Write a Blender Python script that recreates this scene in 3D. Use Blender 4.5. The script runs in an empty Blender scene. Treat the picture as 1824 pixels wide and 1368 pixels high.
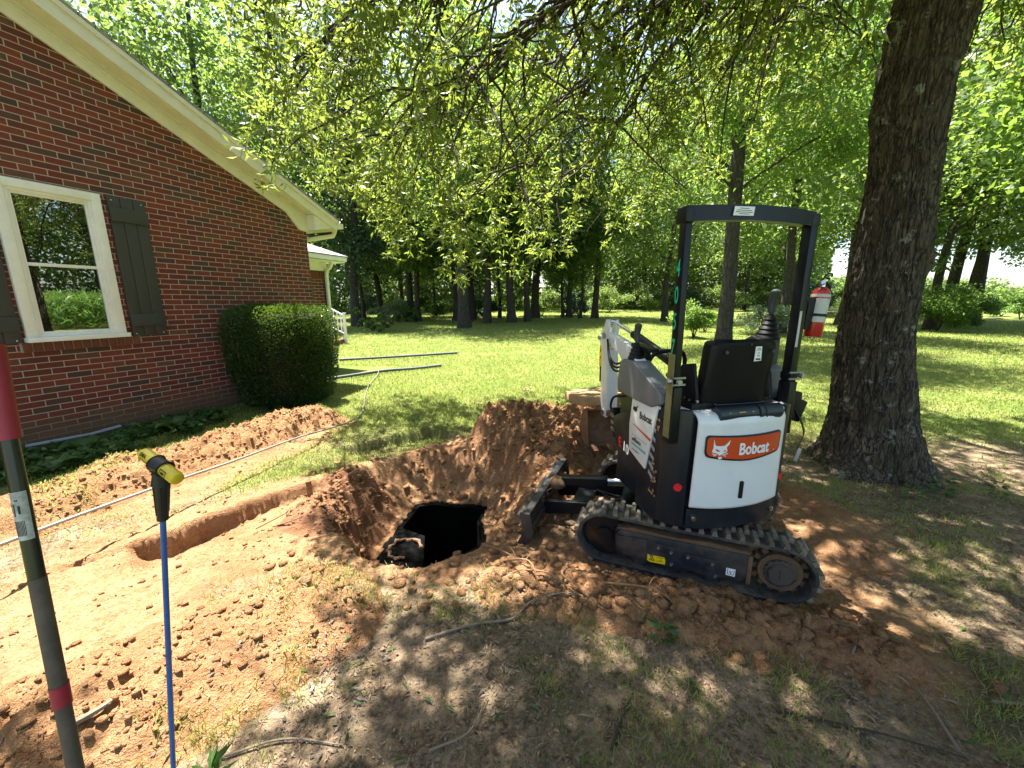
import bpy, bmesh, math, random
import numpy as np
from mathutils import Vector, Matrix
random.seed(7); rng = np.random.default_rng(7)
R = math.radians; PI = math.pi
scene = bpy.context.scene
COL = scene.collection

# ------------------------------------------------------------------ camera, sky, sun
cd = bpy.data.cameras.new('camera'); cam = bpy.data.objects.new('camera', cd); COL.objects.link(cam)
cam.location = (0, 0, 1.6)
PITCH = math.atan((684 - 537) / 700.0)
cam.rotation_euler = (PI / 2 - PITCH, 0, 0)
cd.sensor_width = 36.0; cd.lens = 700.0 / 1824 * 36; cd.clip_end = 1500; cd.clip_start = .05
scene.camera = cam
SUN_EL = 72.0
SUN_AZ = math.atan2(-.62, .78)          # clockwise from +Y
sdir = Vector((math.sin(SUN_AZ) * math.cos(R(SUN_EL)), math.cos(SUN_AZ) * math.cos(R(SUN_EL)), math.sin(R(SUN_EL))))
w = bpy.data.worlds.new('World'); scene.world = w; w.use_nodes = True
nt = w.node_tree; bg = nt.nodes['Background']
sky = nt.nodes.new('ShaderNodeTexSky'); sky.sky_type = 'NISHITA'; sky.sun_disc = False
sky.sun_elevation = R(SUN_EL); sky.sun_rotation = SUN_AZ; sky.dust_density = 2.0; sky.air_density = 1.0
nt.links.new(sky.outputs[0], bg.inputs[0]); bg.inputs[1].default_value = .078
sl = bpy.data.lights.new('sun', 'SUN'); sl.energy = 5.0; sl.angle = R(.53); sl.color = (1, .95, .86)
so = bpy.data.objects.new('sun', sl); COL.objects.link(so)
so.rotation_euler = (-sdir).to_track_quat('-Z', 'Y').to_euler(); so.location = sdir * 60
scene.view_settings.view_transform = 'Standard'; scene.view_settings.look = 'None'
scene.view_settings.gamma = 1; scene.view_settings.exposure = 2.4
scene.cycles.max_bounces = 8; scene.cycles.diffuse_bounces = 4; scene.cycles.transmission_bounces = 4
scene.cycles.glossy_bounces = 3; scene.cycles.use_denoising = True

# ------------------------------------------------------------------ node helper
class NT:
    def __init__(s, name):
        s.m = bpy.data.materials.new(name); s.m.use_nodes = True; s.t = s.m.node_tree; s.t.nodes.clear()
        s.out = s.t.nodes.new('ShaderNodeOutputMaterial')
    def n(s, typ, ins=None, **kw):
        nd = s.t.nodes.new(typ)
        for k, v in kw.items(): setattr(nd, k, v)
        for k, v in (ins or {}).items():
            if isinstance(v, tuple) and len(v) == 2 and hasattr(v[0], 'outputs'):
                s.t.links.new(v[0].outputs[v[1]], nd.inputs[k])
            elif hasattr(v, 'outputs'): s.t.links.new(v.outputs[0], nd.inputs[k])
            else:
                if isinstance(v, tuple) and len(v) == 3 and nd.inputs[k].type == 'RGBA': v = v + (1,)
                nd.inputs[k].default_value = v
        return nd
    def obj(s): return (s.n('ShaderNodeTexCoord'), 'Object')
    def pos(s): return (s.n('ShaderNodeNewGeometry'), 'Position')
    def noise(s, scale, detail=4, vec=None, rough=.5, dist=0): return s.n('ShaderNodeTexNoise', {'Vector': vec or s.pos(), 'Scale': scale, 'Detail': detail, 'Roughness': rough, 'Distortion': dist})
    def ramp(s, fac, stops):
        nd = s.n('ShaderNodeValToRGB', {'Fac': fac}); e = nd.color_ramp.elements
        while len(e) < len(stops): e.new(.5)
        for q, (p, c) in zip(e, stops):
            q.position = p; q.color = tuple(c) + (1,) if not isinstance(c, (int, float)) else (c, c, c, 1)
        return nd
    def mix(s, fac, a, b, mode='MIX'):
        nd = s.n('ShaderNodeMix', data_type='RGBA', blend_type=mode)
        for idx, v in ((0, fac), (6, a), (7, b)):
            if isinstance(v, tuple) and hasattr(v[0], 'outputs'): s.t.links.new(v[0].outputs[v[1]], nd.inputs[idx])
            elif hasattr(v, 'outputs'): s.t.links.new(v.outputs[0], nd.inputs[idx])
            else: nd.inputs[idx].default_value = (tuple(v) + (1,) if isinstance(v, tuple) and len(v) == 3 else v)
        return (nd, 2)
    def math(s, op, a, b=0, c=0):
        nd = s.n('ShaderNodeMath', operation=op)
        for i, v in enumerate((a, b, c)):
            if isinstance(v, tuple): s.t.links.new(v[0].outputs[v[1]], nd.inputs[i])
            elif hasattr(v, 'outputs'): s.t.links.new(v.outputs[0], nd.inputs[i])
            else: nd.inputs[i].default_value = v
        return nd
    def bump(s, h, dist=.01, st=1., nrm=None):
        d = {'Height': h, 'Distance': dist, 'Strength': st}
        if nrm: d['Normal'] = nrm
        return s.n('ShaderNodeBump', d)
    def bsdf(s, **kw):
        ins = {k.replace('_', ' '): v for k, v in kw.items()}
        b = s.n('ShaderNodeBsdfPrincipled', ins); s.t.links.new(b.outputs[0], s.out.inputs[0]); return b

def simple(name, col, rough=.5, metal=0., wear=.0, wearcol=(.3, .24, .16), scale=14, bump=0., coat=0., spec=.5):
    """painted / plastic / metal surface with fine uneven colour, dust and gloss"""
    n = NT(name); P = n.obj()
    nz = n.noise(scale, 5, P, .65); nz2 = n.noise(scale * .22, 4, P, .6)
    c1 = tuple(c * .82 for c in col); c2 = tuple(min(1, c * 1.15) for c in col)
    base = n.mix(nz, c1, c2)
    dust = n.ramp(n.mix(.5, nz, nz2), [(.56 - wear * .25, 0), (.80 - wear * .2, min(1, wear * 1.4))])
    base = n.mix(dust, base, wearcol)
    rg = n.math('MULTIPLY_ADD', nz, .25, max(.03, rough - .12))
    kw = dict(Base_Color=base, Roughness=rg, Metallic=metal, Specular_IOR_Level=spec, Coat_Weight=coat, Coat_Roughness=.12)
    if bump: kw['Normal'] = n.bump(n.noise(scale * 6, 3, P), bump)
    n.bsdf(**kw); return n.m

M = {}
def leafmat(name, dark, light, trans, tw=.45, gloss=.35):
    n = NT(name); g = n.n('ShaderNodeNewGeometry')
    cr = n.ramp((g, 'Random Per Island'), [(0, dark), (.55, light), (.93, tuple(c * 1.25 for c in light)), (1, (light[0] * 2.2, light[1] * 1.3, light[2]))])
    big = n.noise(.55, 2, (g, 'Position'))
    col = n.mix(n.ramp(big, [(.35, 0), (.65, 1)]), n.mix(.35, cr, dark), cr)
    p = n.n('ShaderNodeBsdfPrincipled', {'Base Color': col, 'Roughness': gloss, 'Specular IOR Level': .45})
    tcol = n.mix((g, 'Random Per Island'), trans, tuple(c * .6 for c in trans))
    t = n.n('ShaderNodeBsdfTranslucent', {'Color': tcol})
    mx = n.n('ShaderNodeMixShader', {0: tw, 1: p, 2: t}); n.t.links.new(mx.outputs[0], n.out.inputs[0]); return n.m
M['oakleaf'] = leafmat('oak_leaf', (.035, .07, .012), (.075, .13, .02), (.40, .50, .075), .47, .5)
M['mapleleaf'] = leafmat('maple_leaf', (.028, .065, .014), (.06, .125, .024), (.32, .50, .07), .5, .5)
M['woodleaf'] = leafmat('wood_leaf', (.03, .065, .02), (.07, .125, .03), (.32, .46, .09), .5, .5)
M['darkleaf'] = leafmat('evergreen_leaf', (.012, .035, .016), (.03, .065, .03), (.10, .20, .06), .3, .4)
M['boxleaf'] = leafmat('boxwood_leaf', (.012, .035, .006), (.035, .075, .012), (.16, .26, .03), .3, .3)
M['hostaleaf'] = leafmat('hosta_leaf', (.02, .06, .015), (.06, .13, .03), (.15, .3, .05), .3, .45)
M['paleleaf'] = leafmat('pale_shrub_leaf', (.12, .17, .08), (.28, .34, .2), (.3, .4, .2), .3, .5)
M['cornleaf'] = leafmat('corn_leaf', (.05, .12, .02), (.10, .2, .035), (.3, .5, .08), .4, .45)
M['grass'] = leafmat('grass_blade', (.12, .16, .035), (.24, .29, .075), (.56, .64, .17), .42, .5)
M['drygrass'] = leafmat('dry_grass_blade', (.09, .12, .03), (.26, .25, .10), (.40, .42, .12), .35, .6)
M['litter'] = leafmat('dead_leaf', (.06, .042, .03), (.26, .20, .15), (.14, .09, .05), .15, .7)

def barkmat(name, c1, c2, sc=1., lichen=0.):
    n = NT(name); P = n.pos()
    mp = n.n('ShaderNodeMapping', {'Vector': P, 'Scale': (1, 1, .16)})
    v = n.n('ShaderNodeTexVoronoi', {'Vector': n.mix(.035, mp, (n.noise(9 * sc, 3, P), 1)), 'Scale': 62 * sc, 'Randomness': 1.}, feature='DISTANCE_TO_EDGE')
    nz = n.noise(46 * sc, 6, mp, .75); big = n.noise(2.2, 3, P)
    h = n.math('ADD', n.math('MULTIPLY', n.ramp(v, [(0, 0), (.3, 1)]), .35), n.math('MULTIPLY', nz, 1.1))
    c = n.mix(n.ramp(h, [(.52, 0), (.88, 1)]), c1, c2)
    c = n.mix(n.math('MULTIPLY', n.ramp(n.noise(4.5, 5, P, .65), [(.38, 0), (.62, 1)]), .6), c, tuple(q * .6 for q in c2))
    v2 = n.n('ShaderNodeTexVoronoi', {'Vector': n.mix(.06, mp, (n.noise(6 * sc, 3, P), 1)), 'Scale': 24 * sc, 'Randomness': 1.}, feature='DISTANCE_TO_EDGE')
    gr = n.ramp(v2, [(0, 1), (.09, 0)]); c = n.mix(n.math('MULTIPLY', gr, .75), c, tuple(q * .5 for q in c1)); h = n.math('ADD', h, n.math('MULTIPLY', gr, -.7))
    if lichen:
        ln = n.noise(7, 6, P, .7)
        c = n.mix(n.math('MULTIPLY', n.ramp(ln, [(.60, 0), (.64, 1)]), lichen), c, (.40, .42, .36))
    n.bsdf(Base_Color=c, Roughness=.9, Normal=n.bump(h, .022, .9)); return n.m
M['oakbark'] = barkmat('oak_bark', (.008, .006, .004), (.15, .115, .075), .8, .5)
M['bark'] = barkmat('forest_bark', (.016, .013, .01), (.085, .07, .052), .5)
M['palebark'] = barkmat('pale_bark', (.11, .10, .09), (.30, .28, .25), .5)
M['twig'] = simple('twig_bark', (.035, .028, .02), .85, scale=40)
M['stick'] = simple('dead_stick', (.20, .155, .11), .85, scale=40, bump=.003)
M['root'] = simple('clay_root', (.24, .13, .06), .85, scale=40, bump=.002)

# ------------------------------------------------------------------ brick
def brickmat(name, cols, mortar, stain=True):
    n = NT(name); P = (n.n('ShaderNodeUVMap'), 'UV')
    wob = n.noise(9, 2, P)
    pv = n.n('ShaderNodeVectorMath', {0: P, 1: n.n('ShaderNodeVectorMath', {0: n.n('ShaderNodeVectorMath', {0: (wob, 1), 1: (.5, .5, .5)}, operation='SUBTRACT'), 'Scale': .004}, operation='SCALE')}, operation='ADD')
    b = n.n('ShaderNodeTexBrick', {'Vector': pv, 'Color1': (0, 0, 0), 'Color2': (1, 1, 1), 'Mortar': (0, 0, 0), 'Scale': 1., 'Mortar Size': .0052, 'Mortar Smooth': .25, 'Bias': 0., 'Brick Width': .2127, 'Row Height': .0677}, offset=.5)
    nz = n.noise(60, 5, P, .7)
    cc = n.ramp((b, 0), [(p, c) for p, c in cols]); cc.color_ramp.interpolation = 'CONSTANT'
    cb = n.mix(n.math('MULTIPLY', n.ramp(n.noise(14, 4, P), [(.35, 0), (.75, 1)]), .55), cc, (.045, .02, .014))
    cb = n.mix(n.math('MULTIPLY', nz, .30), cb, (.24, .07, .04))
    mort = n.mix(nz, mortar, tuple(c * .62 for c in mortar))
    c = n.mix((b, 1), cb, mort)
    if stain:   # splashed clay along the foot of the wall
        sx = n.n('ShaderNodeSeparateXYZ', {0: P}); s = n.math('ADD', (sx, 1), n.math('MULTIPLY', n.noise(5, 4, P), -.22))
        c = n.mix(n.ramp(s, [(.06, .8), (.30, 0)]), c, (.115, .075, .04))
    h = n.math('ADD', n.math('MULTIPLY', (b, 1), -1.), n.math('MULTIPLY', nz, .3))
    n.bsdf(Base_Color=c, Roughness=.85, Normal=n.bump(h, .006, 1.)); return n.m
BC = [(0, (.12, .016, .010)), (.16, (.155, .022, .011)), (.34, (.19, .032, .014)), (.50, (.10, .016, .012)), (.62, (.17, .027, .013)), (.74, (.12, .05, .028)), (.82, (.06, .034, .024)), (.91, (.036, .024, .022))]
M['brick'] = brickmat('red_brick', BC, (.50, .40, .32))
M['brickwing'] = brickmat('red_brick_wing', BC, (.50, .42, .34), False)
M['rowlock'] = simple('rowlock_brick', (.16, .052, .028), .85, wear=.3, wearcol=(.09, .06, .035), scale=30, bump=.004)
M['mortar'] = simple('mortar', (.36, .30, .24), .95, scale=60, bump=.003)
M['trim'] = simple('cream_trim_paint', (.74, .69, .58), .45, wear=.12, wearcol=(.4, .34, .24), scale=6)
M['white'] = simple('white_window_paint', (.80, .78, .73), .4, wear=.1, wearcol=(.5, .42, .3), scale=9)
M['shutter'] = simple('olive_black_shutter_paint', (.043, .043, .039), .55, scale=9)
M['railing'] = simple('white_railing_paint', (.82, .82, .80), .4)
n = NT('window_glass'); n.bsdf(Base_Color=(.004, .005, .005), Roughness=.008, IOR=2.4, Specular_IOR_Level=1.0, Coat_Weight=1., Coat_Roughness=.0); M['glass'] = n.m
n = NT('asphalt_shingle'); P = n.pos(); b = n.n('ShaderNodeTexBrick', {'Vector': (n.n('ShaderNodeUVMap'), 'UV'), 'Color1': (.0, .0, .0), 'Color2': (1, 1, 1), 'Mortar': (.0, .0, .0), 'Scale': 1, 'Mortar Size': .006, 'Brick Width': .3, 'Row Height': .14})
n.bsdf(Base_Color=n.mix((b, 1), n.mix(n.math('MULTIPLY', (b, 0), .8), n.mix(n.noise(80, 3, P), (.20, .20, .21), (.34, .33, .34)), (.17, .16, .18)), (.05, .05, .05)), Roughness=.7, Normal=n.bump(n.noise(160, 2, P), .004)); M['shingle'] = n.m

# ------------------------------------------------------------------ mesh helpers
def finish(o, smooth=35):
    me = o.data
    if smooth:
        me.polygons.foreach_set('use_smooth', [True] * len(me.polygons)); me.set_sharp_from_angle(angle=R(smooth))
    return o
def link(name, me, mats=None, parent=None):
    o = bpy.data.objects.new(name, me); COL.objects.link(o)
    for m in (mats or []): me.materials.append(m)
    if parent: o.parent = parent
    return o
def tag(o, label=None, cat=None, group=None, kind=None):
    if label: o['label'] = label
    if cat: o['category'] = cat
    if group: o['group'] = group
    if kind: o['kind'] = kind
    return o
def empty(name, loc, label, cat, group=None):
    o = bpy.data.objects.new(name, None); COL.objects.link(o); o.location = loc; o.empty_display_size = .2
    return tag(o, label, cat, group)
def npmesh(name, V, F, mats, parent=None, smooth=False, fattr=None):
    me = bpy.data.meshes.new(name); V = np.asarray(V, np.float32); F = np.asarray(F, np.int32)
    k = F.shape[1]; me.vertices.add(len(V)); me.vertices.foreach_set('co', V.ravel())
    me.loops.add(F.size); me.loops.foreach_set('vertex_index', F.ravel())
    me.polygons.add(len(F)); me.polygons.foreach_set('loop_start', np.arange(0, F.size, k, dtype=np.int32))
    me.update(calc_edges=True)
    if smooth: me.polygons.foreach_set('use_smooth', np.ones(len(F), bool))
    return link(name, me, mats, parent)

class B:
    """collects shapes in one bmesh; T is the transform put on everything added"""
    def __init__(s, T=None): s.bm = bmesh.new(); s.T = T or Matrix(); s.mi = 0
    def _add(s, tb, bev=0, seg=2):
        if bev:
            bmesh.ops.bevel(tb, geom=tb.edges[:], offset=bev, segments=seg, profile=.6, affect='EDGES', clamp_overlap=True)
        for f in tb.faces: f.material_index = s.mi
        bmesh.ops.recalc_face_normals(tb, faces=tb.faces[:])
        me = bpy.data.meshes.new('t'); tb.to_mesh(me); tb.free()
        n0 = len(s.bm.verts); s.bm.from_mesh(me); bpy.data.meshes.remove(me); s.bm.verts.ensure_lookup_table()
        for v in s.bm.verts[n0:]: v.co = s.T @ v.co
    def box(s, c, d, rot=None, bev=0, seg=2):
        tb = bmesh.new(); bmesh.ops.create_cube(tb, size=1)
        for v in tb.verts: v.co = Vector((v.co.x * d[0], v.co.y * d[1], v.co.z * d[2]))
        Mx = Matrix.Translation(c) @ (rot.to_4x4() if rot else Matrix())
        for v in tb.verts: v.co = Mx @ v.co
        s._add(tb, bev, seg); return s
    def cyl(s, a, b, r0, r1=None, n=20, bev=0, cap=True):
        a, b = Vector(a), Vector(b); r1 = r0 if r1 is None else r1
        tb = bmesh.new(); bmesh.ops.create_cone(tb, cap_ends=cap, segments=n, radius1=r0, radius2=r1, depth=(b - a).length)
        Mx = Matrix.Translation((a + b) / 2) @ (b - a).to_track_quat('Z', 'Y').to_matrix().to_4x4()
        for v in tb.verts: v.co = Mx @ v.co
        if bev:
            ed = [e for e in tb.edges if any(len(f.verts) > 4 for f in e.link_faces)]
            bmesh.ops.bevel(tb, geom=ed, offset=bev, segments=2, profile=.6, affect='EDGES', clamp_overlap=True)
        s._add(tb); return s
    def sph(s, c, r, n=12):
        tb = bmesh.new(); bmesh.ops.create_uvsphere(tb, u_segments=n, v_segments=max(6, n // 2), radius=1)
        r = r if isinstance(r, tuple) else (r, r, r)
        for v in tb.verts: v.co = Vector((v.co.x * r[0], v.co.y * r[1], v.co.z * r[2])) + Vector(c)
        s._add(tb); return s
    def prism(s, poly, ax, a, b, bev=0, seg=2):
        """poly in the two other axes (cyclic order without ax), extruded a..b along ax"""
        tb = bmesh.new(); f = []
        def mk(p, t):
            if ax == 0: return (t, p[0], p[1])
            if ax == 1: return (p[0], t, p[1])
            return (p[0], p[1], t)
        v0 = [tb.verts.new(mk(p, a)) for p in poly]; v1 = [tb.verts.new(mk(p, b)) for p in poly]; n = len(poly)
        tb.faces.new(v0); tb.faces.new(v1[::-1])
        for i in range(n): tb.faces.new((v0[i], v1[i], v1[(i + 1) % n], v0[(i + 1) % n]))
        s._add(tb, bev, seg); return s
    def tube(s, pts, r, n=8, caps=True):
        pts = [Vector(p) for p in pts]; m = len(pts); rr = r if isinstance(r, (list, tuple)) else [r] * m
        tb = bmesh.new(); rings = []; up = None
        for i, p in enumerate(pts):
            t = (pts[min(i + 1, m - 1)] - pts[max(i - 1, 0)]).normalized()
            if up is None: up = t.orthogonal().normalized()
            up = (up - t * up.dot(t)).normalized(); sd = t.cross(up)
            rings.append([tb.verts.new(p + (up * math.cos(k * 2 * PI / n) + sd * math.sin(k * 2 * PI / n)) * rr[i]) for k in range(n)])
        for i in range(m - 1):
            for k in range(n): tb.faces.new((rings[i][k], rings[i][(k + 1) % n], rings[i + 1][(k + 1) % n], rings[i + 1][k]))
        if caps: tb.faces.new(rings[0][::-1]); tb.faces.new(rings[-1])
        s._add(tb); return s
    def grid(s, fn, nu, nv, closeu=False):
        tb = bmesh.new(); g = [[tb.verts.new(fn(i / (nu - (0 if closeu else 1)), j / (nv - 1))) for i in range(nu)] for j in range(nv)]
        for j in range(nv - 1):
            for i in range(nu if closeu else nu - 1): tb.faces.new((g[j][i], g[j][(i + 1) % nu], g[j + 1][(i + 1) % nu], g[j + 1][i]))
        for f in tb.faces: f.material_index = s.mi
        me = bpy.data.meshes.new('t'); tb.to_mesh(me); tb.free(); n0 = len(s.bm.verts); s.bm.from_mesh(me); bpy.data.meshes.remove(me)
        s.bm.verts.ensure_lookup_table()
        for v in s.bm.verts[n0:]: v.co = s.T @ v.co
        return s
    def lathe(s, prof, c, n=24, axis=None):
        Mx = Matrix.Translation(c) @ ((axis.to_track_quat('Z', 'Y').to_matrix().to_4x4()) if axis else Matrix())
        return s.grid(lambda u, v: Mx @ Vector((prof[int(round(v * (len(prof) - 1)))][0] * math.cos(u * 2 * PI), prof[int(round(v * (len(prof) - 1)))][0] * math.sin(u * 2 * PI), prof[int(round(v * (len(prof) - 1)))][1])), n, len(prof), True)
    def build(s, name, mats, parent=None, smooth=35):
        me = bpy.data.meshes.new(name); s.bm.to_mesh(me); s.bm.free()
        if not isinstance(mats, (list, tuple)): mats = [mats]
        return finish(link(name, me, mats, parent), smooth)
def bez(pts, n):
    """smooth curve through points (Catmull-Rom)"""
    P = [Vector(p) for p in pts]; P = [P[0] * 2 - P[1]] + P + [P[-1] * 2 - P[-2]]; out = []
    for i in range(1, len(P) - 2):
        for k in range(n):
            t = k / n; a, b, c, d = P[i - 1:i + 3]
            out.append(.5 * ((2 * b) + (c - a) * t + (2 * a - 5 * b + 4 * c - d) * t * t + (3 * b - a - 3 * c + d) * t ** 3))
    out.append(P[-2]); return out
def textmesh(s, size, bold=.0, sx=1., align='LEFT'):
    cu = bpy.data.curves.new('t', 'FONT'); cu.body = s; cu.size = size; cu.offset = bold; cu.align_x = align; cu.resolution_u = 4
    o = bpy.data.objects.new('t', cu); COL.objects.link(o); dg = bpy.context.evaluated_depsgraph_get(); dg.update()
    me = bpy.data.meshes.new_from_object(o.evaluated_get(dg)); bpy.data.objects.remove(o); bpy.data.curves.remove(cu)
    for v in me.vertices: v.co.x *= sx
    return me
def addtext(b, s, size, fn, bold=0., sx=1., align='LEFT'):
    me = textmesh(s, size, bold, sx, align); n0 = len(b.bm.verts); f0 = len(b.bm.faces); b.bm.from_mesh(me); bpy.data.meshes.remove(me)
    b.bm.verts.ensure_lookup_table(); b.bm.faces.ensure_lookup_table()
    for v in b.bm.verts[n0:]: v.co = b.T @ Vector(fn(v.co.x, v.co.y))
    for f in b.bm.faces[f0:]: f.material_index = b.mi

# ------------------------------------------------------------------ numpy noise
_tab = rng.random(65536)
def vnoise(x, y, seed=0):
    xi = np.floor(x).astype(np.int64); yi = np.floor(y).astype(np.int64); fx = x - xi; fy = y - yi
    fx = fx * fx * (3 - 2 * fx); fy = fy * fy * (3 - 2 * fy)
    h = lambda a, b: _tab[((a * 73856093) ^ (b * 19349663) ^ (seed * 83492791)) & 65535]
    return (h(xi, yi) * (1 - fx) + h(xi + 1, yi) * fx) * (1 - fy) + (h(xi, yi + 1) * (1 - fx) + h(xi + 1, yi + 1) * fx) * fy
def fbm(x, y, f=1., oct=4, seed=0, gain=.5):
    a = 1; s = 0; t = 0
    for k in range(oct):
        s = s + a * vnoise(x * f + k * 17.3, y * f - k * 9.1, seed + k); t += a; a *= gain; f *= 2.03
    return s / t
def clodn(x, y, f, seed):
    """cellular lumps 0..1: rounded clods with creases between"""
    X_ = x * f + 1.6 * (fbm(x, y, f * .45, 2, seed + 3) - .5); Y_ = y * f + 1.6 * (fbm(x, y, f * .45, 2, seed + 7) - .5); xi = np.floor(X_).astype(np.int64); yi = np.floor(Y_).astype(np.int64); best = np.full(np.shape(X_), 9.)
    for i in (-1, 0, 1):
        for j in (-1, 0, 1):
            a = (((xi + i) * 73856093) ^ ((yi + j) * 19349663) ^ (seed * 83492791)) & 65535
            px = xi + i + _tab[a]; py = yi + j + _tab[(a * 7 + 311) & 65535]; r = .12 + 1.25 * _tab[(a * 13 + 77) & 65535] ** 1.6
            best = np.minimum(best, ((X_ - px) ** 2 + (Y_ - py) ** 2) / r)
    return 1 - np.minimum(best, 1.) ** .62
def sst(a, b, v): t = np.clip((v - a) / (b - a), 0, 1); return t * t * (3 - 2 * t)
def segdist(x, y, a, b):
    ax, ay = a; bx, by = b; dx, dy = bx - ax, by - ay; t = np.clip(((x - ax) * dx + (y - ay) * dy) / (dx * dx + dy * dy), 0, 1)
    return np.hypot(x - ax - t * dx, y - ay - t * dy), t, ((x - ax) * dy - (y - ay) * dx) / math.hypot(dx, dy)

# ------------------------------------------------------------------ terrain
PC = (-.66, 3.05)
_an = np.array([-180, -135, -90, -45, 0, 45, 90, 135, 180.])
_rf = np.array([.42, .56, .80, .62, .40, .52, .62, .56, .42]); _rr = np.array([1.0, .78, .90, .84, .95, 1.05, 1.30, 1.22, 1.0])
TANK = [(-1.02, 2.78), (-.62, 2.42), (-.26, 2.95), (-.28, 3.55), (-.95, 3.62)]
def pit(x, y):
    dx, dy = x - PC[0], y - PC[1]; a = np.degrees(np.arctan2(dy, dx)); r = np.hypot(dx, dy) * (1 + .14 * (fbm(x, y, 3., 3, 5) - .5))
    rf = np.interp(a, _an, _rf); rr = np.interp(a, _an, _rr)
    return -.40 * (1 - sst(0, 1, (r - rf) / (rr - rf)))
def hb(x, y):
    x = np.asarray(x, float); y = np.asarray(y, float)
    h = .10 * (fbm(x, y, .25, 3, 2) - .5) * sst(4, 10, np.hypot(x, y))
    near = sst(14, 6, np.hypot(x, y))
    h = h + .03 * (fbm(x, y, 1.7, 4, 3) - .5) * near
    far = sst(28, 75, y + .25 * x)
    h = h + far * 1.3 * sst(-40, 10, x) * sst(75, 30, x) + far * .2
    # clay roughness where the soil is disturbed
    d = dirt(x, y)
    h = h + d * (.05 * (fbm(x, y, 5, 4, 11) - .5) + .015 * (clodn(x, y, 16, 12) - .4) + .018 * (fbm(x, y, 24, 3, 18) - .5) + .010 * (clodn(x, y, 34, 13) - .4)) * near * (.35 + .9 * fbm(x, y, 1.3, 2, 14))
    p_ = pit(x, y); h = h + p_ + sst(-.02, -.08, p_) * sst(-.385, -.34, p_) * (.075 * (clodn(x, y, 7, 15) - .5) + .04 * (clodn(x, y, 15, 16) - .5))
    # long shallow trench with an upright bank on the house side
    dd, t, sd = segdist(x, y, (-2.62, 2.36), (-1.72, 3.38)); wv = .13 * (fbm(x, y, 4, 4, 21) - .5)
    tr = sst(-.03 + wv * 1.5, .02 + wv * 1.5, sd) * sst(.62, .12, sd) * sst(-.02, .10, t + wv) * sst(1., .9, t)
    h = h - .17 * tr * (1 - .4 * t) * (.65 + .8 * fbm(x, y, 3, 3, 23))
    # small scrape beyond the pit
    dd, t, sd = segdist(x, y, (-1.95, 4.15), (-1.0, 4.95)); tr = sst(-.02 + wv, .05 + wv, sd) * sst(.75, .15, sd) * sst(0, .06, t) * sst(1, .95, t)
    h = h - .13 * tr
    # machine ruts to the right of the tracks
    rut = sst(.5, .2, segdist(x, y, (1.6, 1.9), (3.2, 2.0))[0]); h = h - .05 * rut * (.6 + .8 * (fbm(x * .4 + y, y * 3, 6, 3, 31) - .3))
    return h
def dirt(x, y):
    n = (fbm(x, y, 1.6, 4, 41) - .5) * 1.1
    a = segdist(x, y, (-2.3, 2.2), (-.6, 3.6))[0] - .62
    b = np.hypot((x + .6) / 1.15, (y - 3.3) / 1.25) - .95
    c = segdist(x, y, (-1.6, 1.2), (-2.4, 2.2))[0] - .45
    d = segdist(x, y, (.2, 2.25), (1.75, 1.78))[0] - .36
    e = segdist(x, y, (.5, 4.0), (1.8, 2.8))[0] - .75
    f = segdist(x, y, (-3.0, 3.2), (-2.6, 5.0))[0] - .45
    g = segdist(x, y, (1.9, 2.3), (2.5, 2.7))[0] - .12
    m = np.minimum.reduce([a, b, c, d, e, f, g]) + n * .55
    return sst(.18, -.12, m)
def bare(x, y):
    """trodden, leaf-strewn earth under the oak and round the dig (1) against lawn (0)"""
    n = (fbm(x, y, .9, 4, 51) - .5) * 2.0
    a = np.hypot((x - .7) / 4.6, (y - 1.2) / 3.3) - 1
    b = np.hypot((x - 4.2) / 3.4, (y - 2.9) / 1.9) - 1
    return sst(.20, -.22, np.minimum(a, b) + n * .30)
def h1(x, y): return float(hb(np.array([x]), np.array([y]))[0])

def axis(lo, a, b, hi, st, k=1.13):
    mid = list(np.arange(a, b, st)); out = []; s = st; v = a
    while v > lo: s *= k; v -= s; out.append(v)
    up = []; s = st; v = mid[-1]
    while v < hi: s *= k; v += s; up.append(v)
    return np.array(out[::-1] + mid + up)
gx = axis(-320, -4.4, 4.4, 320, .021); gy = axis(-120, .45, 6.0, 400, .021)
X, Y = np.meshgrid(gx, gy); Z = hb(X, Y)
from_poly = lambda px, py, poly: np.logical_xor.reduce([((poly[i][1] > py) != (poly[i - 1][1] > py)) & (px < (poly[i - 1][0] - poly[i][0]) * (py - poly[i][1]) / (poly[i - 1][1] - poly[i][1] + 1e-12) + poly[i][0]) for i in range(len(poly))])
SH = [(-1.03, 2.78), (-.62, 2.36), (-.27, 2.92), (-.25, 3.57), (-.95, 3.63)]
_sc = np.mean(SH, axis=0); _c0 = np.mean(SH, axis=0); SH = [tuple(_c0 + (np.array(p) - _c0) * .93) for p in SH]; _r5 = random.Random(5); SH = [tuple(np.array(SH[i]) * (1 - t_ / 5) + np.array(SH[(i + 1) % 5]) * t_ / 5 + np.array([_r5.uniform(-.045, .045), _r5.uniform(-.045, .045)]) * (t_ > 0)) for i in range(5) for t_ in range(5)]; SHG = [tuple(_sc + (np.array(p) - _sc) * 1.09) for p in SH]; Z = np.where(from_poly(X, Y, SHG), -1.6, Z)
nxg, nyg = len(gx), len(gy); idx = np.arange(nxg * nyg).reshape(nyg, nxg)
Fq = np.stack([idx[:-1, :-1], idx[:-1, 1:], idx[1:, 1:], idx[1:, :-1]], -1).reshape(-1, 4)
D = dirt(X, Y); BR = bare(X, Y)

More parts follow.
